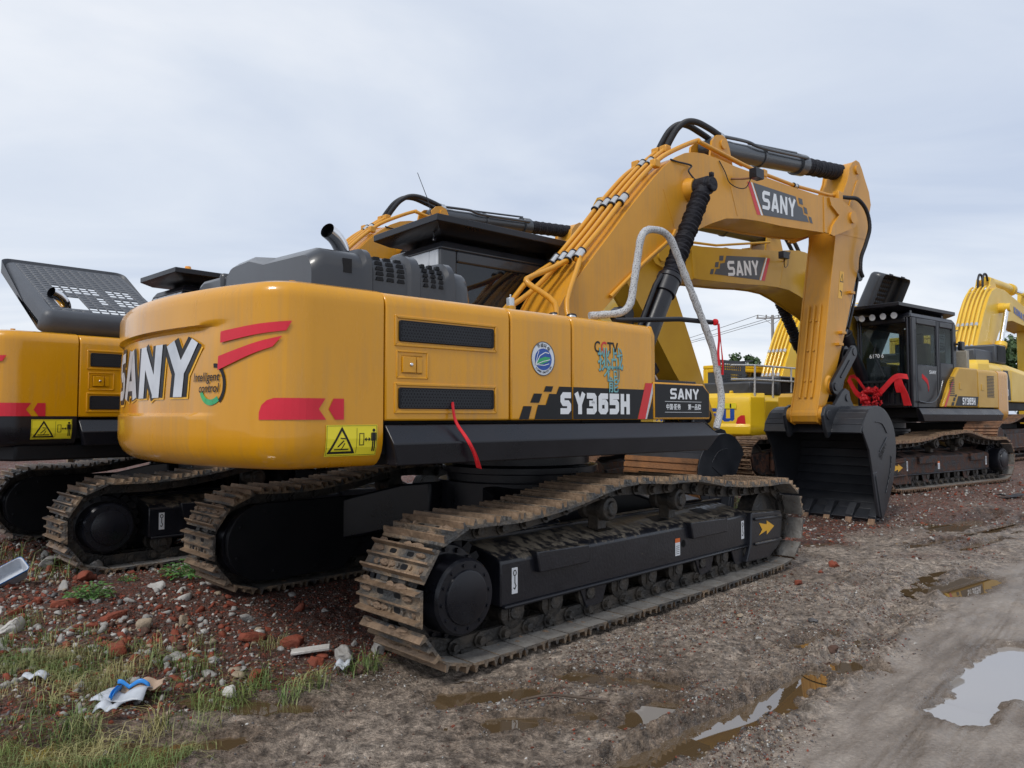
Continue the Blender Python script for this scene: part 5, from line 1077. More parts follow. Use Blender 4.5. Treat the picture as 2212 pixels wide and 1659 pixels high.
# ---------------------------------------------------------------- stones
def ico(sub):
    bm = bmesh.new(); bmesh.ops.create_icosphere(bm, subdivisions=sub, radius=1); v = np.array([q.co[:] for q in bm.verts]); f = np.array([[q.index for q in p.verts] for p in bm.faces]); bm.free(); return v, f
def rock_variant(sub, seed, blocky=.5):
    v, f = ico(sub); r = np.random.RandomState(seed)
    for _ in range(12):      # chop with planes for broken facets
        n = r.randn(3); n /= np.linalg.norm(n); d = r.uniform(.38, .75); s = v@n; k = s > d; v[k] -= np.outer(s[k]-d, n)
    return v*(1+r.uniform(-.06, .06, (len(v), 1))), f
VAR0 = [rock_variant(1, 50+i) for i in range(5)]; VAR1 = [rock_variant(2, 70+i) for i in range(6)]
def scatter(name, pts, sizes, mats, probs, var, kind='stuff', flat=(.45, .85), label=None, cat=None, seed=0):
    r = np.random.RandomState(seed); V = []; F = []; MI = []; n = 0; zz = ground_z(pts[:, 0], pts[:, 1]); mi = r.choice(len(mats), len(pts), p=probs)
    for k in range(len(pts)):
        v, f = var[r.randint(len(var))]; s = sizes[k]*np.array([r.uniform(.7, 1.3), r.uniform(.6, 1), r.uniform(*flat)]); a = r.uniform(0, 2*PI); tl = r.normal(0, .25, 2)
        w = v*s; w = np.stack([w[:, 0], w[:, 1]-w[:, 2]*tl[0], w[:, 2]+w[:, 1]*tl[0]+w[:, 0]*tl[1]], 1)
        w = np.stack([w[:, 0]*math.cos(a)-w[:, 1]*math.sin(a), w[:, 0]*math.sin(a)+w[:, 1]*math.cos(a), w[:, 2]], 1); w += [pts[k, 0], pts[k, 1], zz[k]+s[2]*.35]
        V.append(w); F.append(f+n); n += len(v); MI += [mi[k]]*len(f)
    o = raw_mesh(name, np.concatenate(V), np.concatenate(F), mats, MI); tag(o, label, cat, kind=kind); return o
def sample(n, x0, x1, y0, y1, dens, seed):
    r = np.random.RandomState(seed); out = []
    while sum(map(len, out)) < n:
        p = np.stack([r.uniform(x0, x1, 4*n), r.uniform(y0, y1, 4*n)], 1); k = r.rand(4*n) < dens(p[:, 0], p[:, 1]); out.append(p[k])
    return np.concatenate(out)[:n]
def off_feet(x, y):
    ok = np.ones(len(x))
    for (cx, cy, a, half, zz) in FEET:
        u = (x-cx)*math.cos(a)+(y-cy)*math.sin(a); v = -(x-cx)*math.sin(a)+(y-cy)*math.cos(a); ok *= ~((np.abs(u) < 2.35) & (np.abs(v) < .33))
    return ok
def pond_free(x, y):
    ok = np.ones(len(x))
    for (x0, y0, x1, y1, r, dp) in PUD: d, t = seg(x, y, (x0, y0, x1, y1)); ok *= np.where(d < r*1.1, .12, 1)
    return ok*off_feet(x, y)
rk = np.random.RandomState(5)
dl = lambda x, y: rubble_mask(x, y)*pond_free(x, y)*np.clip(.35+1.6*(vnoise(x, y, 1.2, 21)+.2), .15, 1)*ss(1.2, -.6, x)
cm = ['clod', 'brick', 'concrete', 'stone_white', 'stone_dark', 'stone_tan']
P = sample(26000, -6.5, 1, 3.5, 9.5, dl, 31); scatter('rubble', P, .006+.013*rk.rand(len(P))**2, cm, [.36, .37, .11, .035, .08, .045], VAR0[:3], seed=1)
P = sample(4300, -6.5, .4, 3.8, 9.5, lambda x, y: dl(x, y)*ss(-.9, -2.2, x+.25*(y-4)), 32); scatter('rubble', P, .017+.034*rk.rand(len(P))**2.5, cm, [.14, .34, .28, .07, .07, .10], VAR0, seed=2)
P = sample(17000, -2.2, 6, 3.1, 9, lambda x, y: (1-smooth_mask(x, y))*(1-rubble_mask(x, y))*pond_free(x, y)*np.clip(.3+2*vnoise(x, y, 1.7, 22), .05, 1)*ss(9.5, 3, y), 33)
scatter('gravel', P, .0025+.011*rk.rand(len(P))**3, cm, [.30, .10, .18, .06, .26, .10], VAR0[:3], seed=3)
P = sample(900, -.6, 3.2, 3.1, 7.0, lambda x, y: (1-smooth_mask(x, y))*(1-rubble_mask(x, y))*pond_free(x, y)*np.exp(-((seg(x, y, (-.1, 3.95, 2.9, 6.95))[0])/.25)**2), 37); scatter('gravel', P, .005+.014*rk.rand(len(P))**2, cm, [.42, .14, .12, .04, .22, .06], VAR0[:3], seed=7)
P = sample(420, -6, -.9, 4.4, 8.2, lambda x, y: dl(x, y)*ss(-.8, -2.0, x+.3*(y-5)), 38); scatter('rubble', P, .028+.045*rk.rand(len(P))**2, cm, [.05, .36, .36, .10, .03, .10], VAR1, seed=8, flat=(.3, .7))
P = sample(6500, 2.4, 14, 7.0, 17, lambda x, y: rubble_mask(x, y)*pond_free(x, y)*ss(18, 8, y), 34); scatter('rubble', P, .012+.030*rk.rand(len(P))**3, cm, [.34, .25, .2, .07, .07, .07], VAR0[:3], seed=4)
P = sample(1500, -9, 4, 8, 20, lambda x, y: np.ones(len(x)), 35); scatter('rubble', P, .014+.04*rk.rand(len(P))**3, cm, [.4, .25, .2, .05, .05, .05], VAR0[:3], seed=5)
P = sample(260, .8, 7, 3.1, 8, lambda x, y: smooth_mask(x, y)*pond_free(x, y), 36); scatter('gravel', P, .003+.008*rk.rand(len(P))**3, cm, [.35, .10, .2, .1, .15, .1], VAR0[:2], seed=6)
def rock(name, label, cat, x, y, s, m, seed, flat=.6, sink=.3, blk=None, rz=None):
    r = np.random.RandomState(seed); a = r.uniform(0, 2*PI) if rz is None else rz
    if blk:
        v, f = ico(3); v = np.sign(v)*np.abs(v)**.42; v = v/np.abs(v).max(0)*np.array(blk); q = v/.03; v = v+.006*np.stack([np.sin(q[:, 1]*2+seed)+np.sin(q[:, 2]*3), np.sin(q[:, 0]*2.3), np.sin(q[:, 0]*1.7+q[:, 1])], 1)
    else: v, f = rock_variant(3, seed); v = v*np.array([s, s*.75, s*flat]); v = v+s*.04*np.stack([np.sin(v[:, 1]/s*9+seed), np.sin(v[:, 2]/s*11), np.sin(v[:, 0]/s*10+v[:, 1]/s*7)], 1)
    o = raw_mesh(name, v, f, m, smooth=False); h = v[:, 2].max(); o.location = (x, y, gz(x, y)+h*(1-sink*1.6)); o.rotation_euler = (r.uniform(-.2, .2), r.uniform(-.15, .15), a)
    tag(o, label, cat); return o
for a in [
 ('rock', 'round flat cream disc standing among the broken bricks', 'stone', -2.40, 5.50, .055, 'stone_tan', 3, .9),
 ('rock', 'smooth pale oval stone alone at the edge of the muddy pool', 'stone', -1.56, 4.18, .055, 'stone_white', 4, .6),
 ('rock', 'flat reddish rock just above the pale oval stone', 'rock', -1.50, 4.44, .095, 'brick', 5, .45),
 ('rock', 'brown brick lump beside the white plaster strip', 'rock', -1.22, 4.66, .085, 'brick', 6, .55),
 ('rock', 'larger grey rock by the crawler tread with white plaster below', 'rock', -1.05, 4.72, .10, 'concrete', 7, .7),
 ('rock', 'grey rock touching the nearest crawler tread on the left', 'rock', -.86, 4.86, .085, 'concrete', 8, .7),
 ('rock', 'dark brown rock between the grey rocks and the wet mud', 'rock', -.93, 4.55, .07, 'clod', 9, .6),
 ('rock', 'white knobbly plaster chunk in the grass at the left edge', 'rock', -3.50, 5.25, .13, 'stone_white', 10, .7),
 ('rock', 'pale concrete lump left of the second tread', 'rock', -4.62, 7.45, .17, 'concrete', 11, .6),
 ('rock', 'rough grey concrete lump leaning on the second crawler tread', 'rock', -3.98, 7.15, .17, 'concrete', 12, .8),
 ('rock', 'long pale slab fragment lying flat near the leafy weed', 'rock', -3.05, 6.45, .16, 'stone_white', 13, .2),
 ('rock', 'grey oval rock in the middle of the red rubble', 'rock', -2.62, 5.35, .095, 'stone_tan', 14, .6),
 ('rock', 'small grey rock lower left in the red rubble', 'rock', -3.0, 5.0, .06, 'concrete', 15, .7),
 ('rock', 'pink brown boulder behind the two leafy weeds', 'rock', -3.85, 6.75, .12, 'brick', 16, .5),
 ('rock', 'dark clod half buried right of the grey pebble on the mud', 'clod', 2.25, 5.62, .06, 'stone_dark', 17, .5),
 ('rock', 'flat grey pebble alone on the mud right of the nearest tread', 'stone', 1.72, 5.22, .04, 'concrete', 18, .4),
 ('rock', 'orange brown flat chip on the mud near the tread end', 'stone', 1.75, 5.75, .045, 'stone_tan', 19, .3),
 ('rock', 'maroon clod on the grey mud', 'clod', 2.1, 4.92, .05, 'clod', 20, .6),
 ('rock', 'red brick chunk at the front end of the nearest crawler', 'brick', 2.62, 6.85, .06, 'brick', 21, .7),
 ('rock', 'reddish rock in front of the bucket', 'rock', 3.35, 7.75, .09, 'brick', 22, .5),
]: rock(*a)
for i, (x, y, blk, rz, lb) in enumerate([(-3.55, 5.95, (.10, .05, .035), .3, 'broken red brick left of the bushy weed'), (-2.95, 5.55, (.085, .05, .03), 1.0, 'red brick piece right of the bushy weed among plaster chunks'), (-1.75, 5.05, (.08, .05, .03), .6, 'broken red brick at the lower edge of the rubble'),
      (-2.55, 4.85, (.10, .05, .035), 2.2, 'broken brick lying in the grass below the rubble'), (-1.45, 4.95, (.07, .05, .035), .1, 'small brick half near the white plaster strip')]): rock('brick', lb, 'brick', x, y, 0, 'brick', 40+i, blk=blk, rz=rz)
b = MB(); b.box(-.12, .12, -.035, .035, 0, .02); o = b.obj('plaster_strip', 'stone_white', bevel=.005); o.location = (-1.28, 4.78, gz(-1.28, 4.78)+.03); o.rotation_euler = (.1, -.1, .15); tag(o, 'thin white plaster strip lying on bricks near the grey rocks', 'debris')
# crumpled packaging
def crumple(name, label, cat, x, y, w, h, m, seed, amp=.03, z=.01, rz=0, lift=.03):
    r = np.random.RandomState(seed); n = 12; X, Y = np.meshgrid(np.linspace(-w, w, n), np.linspace(-h, h, n)); Z = lift*np.abs(np.sin(X/w*2.4+seed))+amp*(vnoise(X+seed, Y, 16, seed)+.5)+.02*(1-(Y/h)**2)
    X = X*(1-.3*vnoise(X, Y, 9, seed+1)); V = np.stack([X, Y, Z], -1).reshape(-1, 3); i = np.arange(n-1)[None, :]+np.arange(n-1)[:, None]*n; F = np.stack([i, i+1, i+1+n, i+n], -1).reshape(-1, 4)
    o = raw_mesh(name, V, F, m, smooth=False); s = o.modifiers.new('s', 'SOLIDIFY'); s.thickness = .004; o.location = (x, y, gz(x, y)+z); o.rotation_euler = (0, 0, rz); return tag(o, label, cat) if label else o
o = crumple('torn_carton', 'torn brown and white carton with a blue edge lying in the grass', 'carton', -2.08, 4.02, .13, .07, 'plastic_white', 3, rz=.15, z=.015)
p = crumple('carton_flap', None, None, 0, 0, .11, .06, 'cardboard', 5); p.parent = o; p.location = (.08, .10, .02); q = crumple('blue_edge', None, None, 0, 0, .012, .075, 'plastic_blue', 6, amp=.01); q.parent = o; q.location = (-.03, .0, .028)
q = crumple('blue_edge', None, None, 0, 0, .09, .010, 'plastic_blue', 7, amp=.01); q.parent = o; q.location = (.04, .055, .045)
crumple('plastic_scrap', 'scrap of grey white plastic just below the torn carton', 'plastic scrap', -2.03, 3.80, .06, .045, 'plastic_white', 9, z=.02)
crumple('plastic_scrap', 'white scrap in the grass left of the torn carton', 'plastic scrap', -2.75, 4.35, .07, .03, 'plastic_white', 10)
crumple('plastic_scrap', 'white scrap in the grass below the grey rocks', 'plastic scrap', -1.02, 4.52, .05, .04, 'plastic_white', 12)
crumple('black_rag', 'flat dark rag on the mud at the far right', 'rag', 8.35, 12.2, .35, .1, 'rubber', 14)
b = MB(); b.loft([[(x*s*.6, y*s*.6, z*.6) for x, y in rrect(-.22, .22, -.15, .15, .05, 4)] for s, z in ((.8, 0), (1, .16), (1.06, .17), (1.06, .185), (.97, .185), (.77, .02))]); o = b.obj('plastic_tub', 'plastic_white', bevel=.003); o.location = (-4.42, 6.62, .09); o.rotation_euler = (.55, -.45, .75); tag(o, 'white plastic tub with a blue rim tipped over at the left edge', 'tub')
b = MB(); b.loft([[(x*s*.6, y*s*.6, z*.6) for x, y in rrect(-.22, .22, -.15, .15, .05, 4)] for s, z in ((1.065, .162), (1.08, .17), (1.08, .190), (1.065, .19))], caps=False); b.obj('rim', 'plastic_blue', o)
b = MB(); P_ = [(-.25, 0, 0), (-.1, .02, .02), (.05, .0, .015), (.22, -.03, .01)]; b.tube(smooth_path(P_, 4), .007, 6); b.tube([(.05, 0, .015), (.14, .06, .02)], .005, 6); o = b.obj('twig', 'bark'); o.location = (.30, 4.02, gz(.3, 4.02)+.015); tag(o, 'dark twig lying across the brown puddle', 'twig')
# ---------------------------------------------------------------- plants
def blades(pts, hs, seed, spread=.03, per=14, name='grass', w=.0022, mats=('grass',)):
    r = np.random.RandomState(seed); V = []; F = []; n = 0; z0 = ground_z(pts[:, 0], pts[:, 1], False)
    for k in range(len(pts)):
        for j in range(per):
            h = hs[k]*r.uniform(.45, 1.15); a = r.uniform(0, 2*PI); ln = r.uniform(.3, 1.5)*h; bx, by = pts[k]+r.normal(0, spread, 2); d = np.array([math.cos(a), math.sin(a)]); s = np.array([-d[1], d[0]])*w*r.uniform(.7, 1.6)
            c = [(bx, by, z0[k]-.01), (bx+d[0]*ln*.25, by+d[1]*ln*.25, z0[k]+h*.55), (bx+d[0]*ln, by+d[1]*ln, z0[k]+h*(.95-.40*ln/h))]
            for i, q in enumerate(c): g_ = (1, .8, .1)[i]; V += [(q[0]-s[0]*g_, q[1]-s[1]*g_, q[2]), (q[0]+s[0]*g_, q[1]+s[1]*g_, q[2])]
            F += [(n, n+1, n+3, n+2), (n+2, n+3, n+5, n+4)]; n += 6
    return tag(raw_mesh(name, np.array(V), np.array(F), list(mats)), kind='stuff')
gd = lambda x, y: ss(.05, .5, rubble_mask(x, y)+ss(-1.3, -1.7, x))*np.clip(ss(-.55, -1.5, x-(y-3.9)*-.75)*ss(5.5, 4.3, y+.28*(x+2))*(.06+3.2*np.clip(vnoise(x, y, 2.6, 23)+.06, 0, 1))+.0, 0, 1)
P = sample(300, -4.4, -.9, 3.25, 5.6, gd, 41); blades(P, .05+.14*rk.rand(len(P))**1.5, 42, per=34, spread=.055, w=.0015)
P = np.array([(-2.45, 4.05), (-2.4, 3.9), (-2.5, 4.2), (-2.15, 3.7), (-1.95, 3.55), (-1.75, 3.75), (-1.62, 3.95), (-1.48, 4.1), (-1.18, 4.22), (-1.12, 4.30), (-1.22, 4.12), (-2.0, 4.55), (-2.2, 4.6), (-1.85, 4.5), (-.88, 4.62), (-.95, 4.5), (-1.85, 3.35), (-1.7, 3.3), (-3.3, 4.9), (-3.1, 5.0), (-2.95, 4.6)])
blades(P, np.full(len(P), .17), 43, per=34, spread=.03)
P = sample(60, -5.8, -3.9, 6.6, 8.2, lambda x, y: np.ones(len(x)), 44); blades(P, .10+.25*rk.rand(len(P)), 45, per=5, spread=.05, w=.003)
P = sample(420, 1.6, 3.6, 10.6, 13.4, lambda x, y: np.ones(len(x)), 46); blades(P, .10+.20*rk.rand(len(P)), 47, per=14, spread=.10, w=.005)
def weed(label, x, y, R, H, seed, n=170, m='leaf', group=None):
    r = np.random.RandomState(seed); root = thing('leafy_weed', label, 'weed', (x, y, gz(x, y))); V = []; F = []; S = MB()
    for k in range(n):
        a = r.uniform(0, 2*PI); q = math.sqrt(r.rand())*R; h = H*(1-.6*(q/R)**2)*r.uniform(.35, 1); c = np.array([q*math.cos(a), q*math.sin(a), h]); L = r.uniform(.016, .036)*R/.13; d = np.array([math.cos(a+r.normal(0, .6)), math.sin(a+r.normal(0, .6)), r.uniform(-.5, .5)]); s = np.cross(d, [0, 0, 1]); s = s/np.linalg.norm(s)*L*.38; i = len(V)
        V += [tuple(c), tuple(c+d*L*.5+s+[0, 0, .004]), tuple(c+d*L), tuple(c+d*L*.5-s+[0, 0, .004])]; F.append((i, i+1, i+2, i+3))
        if k % 4 == 0: S.tube([(0, 0, 0), tuple(c*.6+[0, 0, .01]), tuple(c)], .0018, 4)
    raw_mesh('foliage', np.array(V), np.array(F), m, parent=root); S.obj('stem', m, root); return root
weed('bushy dark green weed growing in the rubble below the tub', -3.42, 6.08, .17, .14, 1, 220); weed('light green leafy weed at the foot of the nearest excavator\'s far tread', -3.05, 6.98, .21, .17, 2, 240)
weed('small green sprig left of the light green weed', -3.52, 6.85, .09, .09, 3, 60)
# ---------------------------------------------------------------- yellow excavators further back
def simple_exc(label, loc, az, du, Mt, boomM, opt):
    root = thing('excavator', label, 'excavator', loc, PI/2-math.radians(az), 'excavators parked in the muddy yard')
    du = math.radians(du); sh = shoe_mesh(.7)
    path = close_path(TRACK)
    for sg in (-1, 1):
        t = MB(); yc = sg*1.35
        for i in range(len(path)-1):
            p, q = path[i], path[i+1]; tt = (q-p).normalized(); c = (p+q)/2; X = Vector((tt.x, 0, tt.y)); Z = Vector((tt.y, 0, -tt.x)); Y = Z.cross(X); M = Matrix((X, Y, Z)).transposed().to_4x4(); M.translation = Vector((c.x, yc, c.y))
            n = len(t.v); t.v += [tuple(M @ Vector(v)) for v in sh.v]; t.f += [tuple(k+n for k in f) for f in sh.f]; t.mi += sh.mi
        o = t.obj('track_chain', ['steel_red_mud', 'steel_red_mud', 'soil_black'], root, smooth=False); o.rotation_euler.z = du
        f = MB(); f.box(-1.9, 1.9, yc-.2, yc+.2, .2, .72); f.prism([(-1.75, .28), (1.75, .28), (1.75, .62), (-1.75, .62)], sg*1.55, sg*1.66); f.box(-1.7, 1.7, min(sg*1.66, sg*1.70), max(sg*1.66, sg*1.70), .28, .32); f.ring([(0, -.24), (.36, -.24), (.36, .24), (.3, .30), (0, .30)], (-2.1, yc, .46), (0, sg, 0), 24); f.ring([(0, -.12), (.3, -.12), (.3, .12), (0, .12)], (2.08, yc, .46), (0, 1, 0), 24)
        for k in range(8): f.cyl((-1.5+k*.43, yc-.12, .22), (-1.5+k*.43, yc+.12, .22), .10, n=12)
        o = f.obj('track_frame', 'soil_black', root, bevel=.015); o.rotation_euler.z = du
    c = MB(); c.box(-1.0, 1.0, -1.1, 1.1, .45, .85); c.ring([(0, .8), (.7, .8), (.7, 1.1), (.85, 1.1), (.85, 1.25), (0, 1.25)], (0, 0, 0), (0, 0, 1), 28); o = c.obj('swing_ring', 'black_deep', root, bevel=.02)
    d = MB(); d.box(-2.6, 1.2, -1.4, 1.4, 1.16, 1.36); d.obj('deck', 'black_deep', root, bevel=.02)
    b = MB(); hw = 1.48
    def ring(x, zb=1.36, zt=2.26, ch=.14, w=hw): return [(x, -w, zb), (x, -w, zt-ch), (x, -w+.12, zt), (x, w-.12, zt), (x, w, zt-ch), (x, w, zb)]
    b.loft([ring(-2.15), ring(-1.32)]); b.loft([ring(-1.30), ring(-.70)]); b.loft([ring(-.68), ring(1.15, zt=2.12)]); b.obj('side_panel', Mt, root, bevel=.02)
    cw = MB(); R = 3.05; rings = []
    for z, o_ in ((1.32, -.10), (1.37, -.02), (1.46, 0), (1.56, .0), (1.60, -.04), (2.08, -.06), (2.20, -.10), (2.30, -.26)):
        pts = [(-2.17, -1.49-min(0, o_)*0)]+[((R+o_)*math.cos(math.radians(a)), (R+o_)*math.sin(math.radians(a))) for a in np.linspace(-152, -208, 15)]+[(-2.17, 1.49)]; rings.append([(x, y, z) for x, y in pts])
    cw.loft(rings); cwo = cw.obj('counterweight', Mt, root, bevel=.02, ang=25)
    F = lambda a, bb, off=0: (-(R-.055)*math.cos(a/R)-.006-off, -(R-.055)*math.sin(a/R), bb) 
    L = word('KOMATSU', .24, 1.0, .13); wm = max(x for p in L for x, _ in p)
    decal('brand_text', [[(-(1.15-x/wm*2.3)*-1 if False else (x/wm*2.3-1.15), 1.66+y*.30) for x, y in p] for p in L], F, 'decal_blue', cwo, cut=.1, off=.006)
    FR = lambda a, bb, off=0: (a, -hw-.004-off, bb)
    decal('model_panel', [[(-1.28, 1.40), (-.74, 1.40), (-.78, 1.85), (-.92, 2.10), (-1.25, 2.10), (-1.30, 1.7)]], FR, 'decal_black', root)
    for i in range(3): decal('panel_stripe', [rect(-.06, .22, 2.135+i*.03, 2.155+i*.03)], lambda a, bb, off=0: (a, -hw+.02-off, bb+.0), 'decal_grey', root) if False else None
    decal('model_text', [[(-1.22+x*.13, 1.71+y*.11) for x, y in p] for p in word('PC', .2, 1, .15)], FR, 'decal_yellow', root, off=.003)
    decal('model_text', [[(-1.23+x*.135, 1.50+y*.16) for x, y in p] for p in word('450', .24, .95, .13)], FR, 'white', root, off=.003)
    decal('eco_label', [rect(-1.85, -1.5, 1.85, 1.94)], FR, 'white', root); decal('eco_mark', [rect(-1.83, -1.66, 1.87, 1.92)], FR, 'decal_blue', root, off=.002)
    s = MB()
    for i in range(4): s.prism(rect(-1.9, -1.42, 1.58+i*.05, 1.61+i*.05), -hw-.004, -hw+.02)
    s.obj('vent_slot', 'grille', root)
    decal('warning_label', [rect(-.30, .15, 1.95, 2.07)], lambda a, bb, off=0: F(1.05+a, bb, off), 'decal_yellow', cwo, off=.02); decal('warning_mark', stroke([(.80, 1.97), (.86, 2.05), (.92, 1.97)], .012, True)+[rect(1.06, 1.09, 1.97, 2.06)], F, 'decal_black', cwo, off=.024)
    decal('reflector', [[(1.18, 1.60), (1.40, 1.60), (1.38, 1.80), (1.30, 1.80), (1.22, 1.74)]], F, 'red', cwo, off=.012, cut=.05)
    decal('brand_text', [[(-1.9+x*.17, 1.75+y*.2) for x, y in p] for p in word('KOMATSU', .2, 1, .15)], lambda a, bb, off=0: (-a-3.2, hw+.004+off, bb), 'decal_black', root)
    for i in range(2):
        l = MB(); l.box(-2.6, -2.5, -.9+i*1.8, -.84+i*1.8, 2.28, 2.36); l.obj('lifting_eye', Mt, cwo, bevel=.02)
    h = MB(); h.box(-2.45, -.95, -1.3, 1.3, 2.26, 2.56); h.box(-1.35, -.65, -1.38, -.2, 2.26, 2.72); ho = h.obj('engine_hood', 'hood_grey', root, bevel=.04)
    h = MB()
    for i in range(9): h.box(-1.28, -.73, -1.395, -1.375, 2.34+i*.038, 2.36+i*.038)
    h.box(-1.30, -.70, -1.388, -1.379, 2.31, 2.69); h.obj('louvre', 'black_deep', ho)
    if opt.get('raised', 1):
        h = MB(); x0, x1, z0, z1 = -2.35, -1.15, 2.56, 3.12; nx, nz = 15, 9; hx = np.linspace(x0, x1, nx+1); hz = np.linspace(z0, z1, nz+1); y = -.35
        for i in range(nx):
            for j in range(nz):
                if 1 <= i < nx-2 and 1 <= j < nz-1 and j != 4:
                    m = .014; h.box(hx[i], hx[i]+m, y, y+.02, hz[j], hz[j+1]); h.box(hx[i+1]-m, hx[i+1], y, y+.02, hz[j], hz[j+1]); h.box(hx[i]+m, hx[i+1]-m, y, y+.02, hz[j], hz[j]+m); h.box(hx[i]+m, hx[i+1]-m, y, y+.02, hz[j+1]-m, hz[j+1])
                else: h.box(hx[i], hx[i+1], y, y+.02, hz[j], hz[j+1])
        h.prism([(x1-.02, z1-.02), (x1+.2, z1+.02), (x1+.2, z1+.04), (x1-.02, z1+.02)], y-.1, y+.3); h.obj('raised_cover', 'hood_grey', ho, smooth=False)
    c = MB(); wall_x(c, -.35, 1.45, .45, .50, 1.4, 3.05, (-.2, 1.3, 2.0, 2.95)); wall_x(c, -.35, 1.45, 1.42, 1.47, 1.4, 3.05, (-.2, 1.3, 2.0, 2.95)); wall_y(c, -.35, -.30, .5, 1.42, 1.4, 3.05, (.6, 1.32, 2.4, 2.95)); wall_y(c, 1.40, 1.45, .5, 1.42, 1.4, 3.05, (.56, 1.36, 1.9, 2.98)); c.box(-.35, 1.45, .45, 1.47, 3.05, 3.15)
    co = c.obj('cab', Mt, root, bevel=.03); w = MB(); w.box(-.3, 1.4, .47, .48, 1.95, 3.0); w.obj('side_window', 'glass_dark', co); w = MB(); w.box(-.33, -.32, .5, 1.42, 2.35, 3.0); w.obj('rear_window', 'glass_dark', co)
    r = MB()
    bsk = opt.get('boomscale', 1)
    if opt.get('rails', 1):
        for x in (-2.45, -1.7, -.9, -.1, .75, 1.05): r.cyl((x, -1.40, 2.2), (x, -1.42, 2.92), .022, n=8)
        for z in (2.92, 2.60): r.tube([(-2.9, -1.1, z), (-2.45, -1.40, z), (.75, -1.42, z)], .022, 8)
        r.tube(smooth_path([(.75, -1.42, 2.92), (.85, -1.42, 2.9), (.86, -1.42, 2.6), (.75, -1.42, 2.55)], 4), .022, 8); r.tube(smooth_path([(1.05, -1.42, 2.55), (1.08, -1.42, 2.9), (1.3, -1.40, 2.94), (1.5, -1.3, 2.9)], 4), .022, 8); r.obj('safety_rail', 'foam', root)
    # boom
    bs = opt.get('boomscale', 1.0); pose = opt.get('pose', (0, 0)); ft = Vector((.45, 1.9)); db = math.radians(pose[0]); ds = math.radians(pose[1])
    BM = [(.30, 1.8), (.25, 2.05), (.75, 2.95), (1.35, 3.85), (1.70, 4.25), (1.98, 4.48), (2.35, 4.62), (3.0, 4.62), (4.5, 4.35), (6.1, 3.98), (6.28, 3.85), (6.25, 3.70), (6.0, 3.62), (4.6, 3.72), (3.6, 3.78), (2.95, 3.70), (2.45, 3.35), (1.95, 2.80), (1.25, 2.15), (.65, 1.75)]
    T = lambda p: rot2((ft.x+(p[0]-ft.x)*bs, ft.y+(p[1]-ft.y)*bs), ft, db); v3 = lambda p, y: (p[0], y, p[1])
    bo = MB(); bo.prism([tuple(T(p)) for p in inset(BM, .02)], -.30, .30)
    for y in (-.32, .30): bo.prism([tuple(T(p)) for p in BM], y, y+.02)
    for y in (-.30, .27): bo.prism([tuple(T(p)) for p in [(2.2, 4.55), (2.4, 4.92), (2.65, 4.92), (2.9, 4.58)]], y*.6, y*.6+.03)
    for sg in (-1, 1): bo.cyl(v3(T((2.55, 4.05)), sg*.3), v3(T((2.55, 4.05)), sg*.46), .14, n=18)
    b_ = bo.obj('boom', boomM, root, bevel=.015, ang=30)
    for sg in (-1, 1):
        FB = (lambda a, bb, off=0: v3(T((a, bb)), -.325-off)) if sg < 0 else (lambda a, bb, off=0: v3(T((-a, bb)), .325+off)); a0 = 3.75 if sg < 0 else -5.25
        dec = word('KOMATSU', .24, 1.0, .13); decal('brand_text', [[(a0+x*.24, (4.02 if sg < 0 else 3.80)+y*.20-(.18*x*.24 if sg < 0 else -.18*x*.24)) for x, y in p] for p in dec], FB, 'decal_blue', b_, off=.003)
        if opt.get('lowtext'): decal('brand_text', [[(1.42+x*.17*.62-y*.17*.75+.0, 2.75+x*.17*.78+y*.17*.6) for x, y in p] for p in dec], FB, 'decal_blue', b_, off=.003) if sg < 0 else None
    for i, y in enumerate((-.22, -.11, 0, .11, .22)):
        p = MB(); p.tube(smooth_path([v3(q, y) for q in [T(k) for k in ((.10, 2.20), (.35, 2.35), (.72, 3.03), (1.32, 3.93), (1.66, 4.32), (1.98, 4.57), (2.2, 4.66))]], 4), .028, 8); p.obj('steel_pipe', boomM, b_)
    c = MB()
    for q in ((1.02, 3.48), (.62, 2.85)):
        a = T(q)
        for y in (-.22, -.11, 0, .11, .22): c.cyl(v3(a-Vector((.03, .04)), y), v3(a+Vector((.03, .04)), y), .042, n=10)
    c.obj('pipe_clamp', 'clamp_metal', b_)
    h = MB()
    for y in (-.06, .06): h.tube(smooth_path([v3(T(q), y) for q in ((2.1, 4.62), (2.12, 4.85), (2.25, 5.02), (2.42, 5.0), (2.5, 4.85))], 5), .03, 8)
    h.obj('hydraulic_hose', 'rubber', b_)
    tip = T((6.1, 3.83)); S = lambda p: rot2((tip.x+(p[0])*bs, tip.y+(p[1])*bs), tip, ds)
    c = MB(); a, e_ = Vector(v3(T((2.55, 4.85)), 0)), Vector(v3(S((.15, 1.0)), 0)); c.cyl(a, a.lerp(e_, .55), .15, n=18); c.cyl(a.lerp(e_, .52), a.lerp(e_, .58), .18, n=18); co = c.obj('stick_cylinder', boomM, root, bevel=.01); c = MB(); c.cyl(a.lerp(e_, .57), e_, .065); c.obj('piston_rod', 'chrome', co)
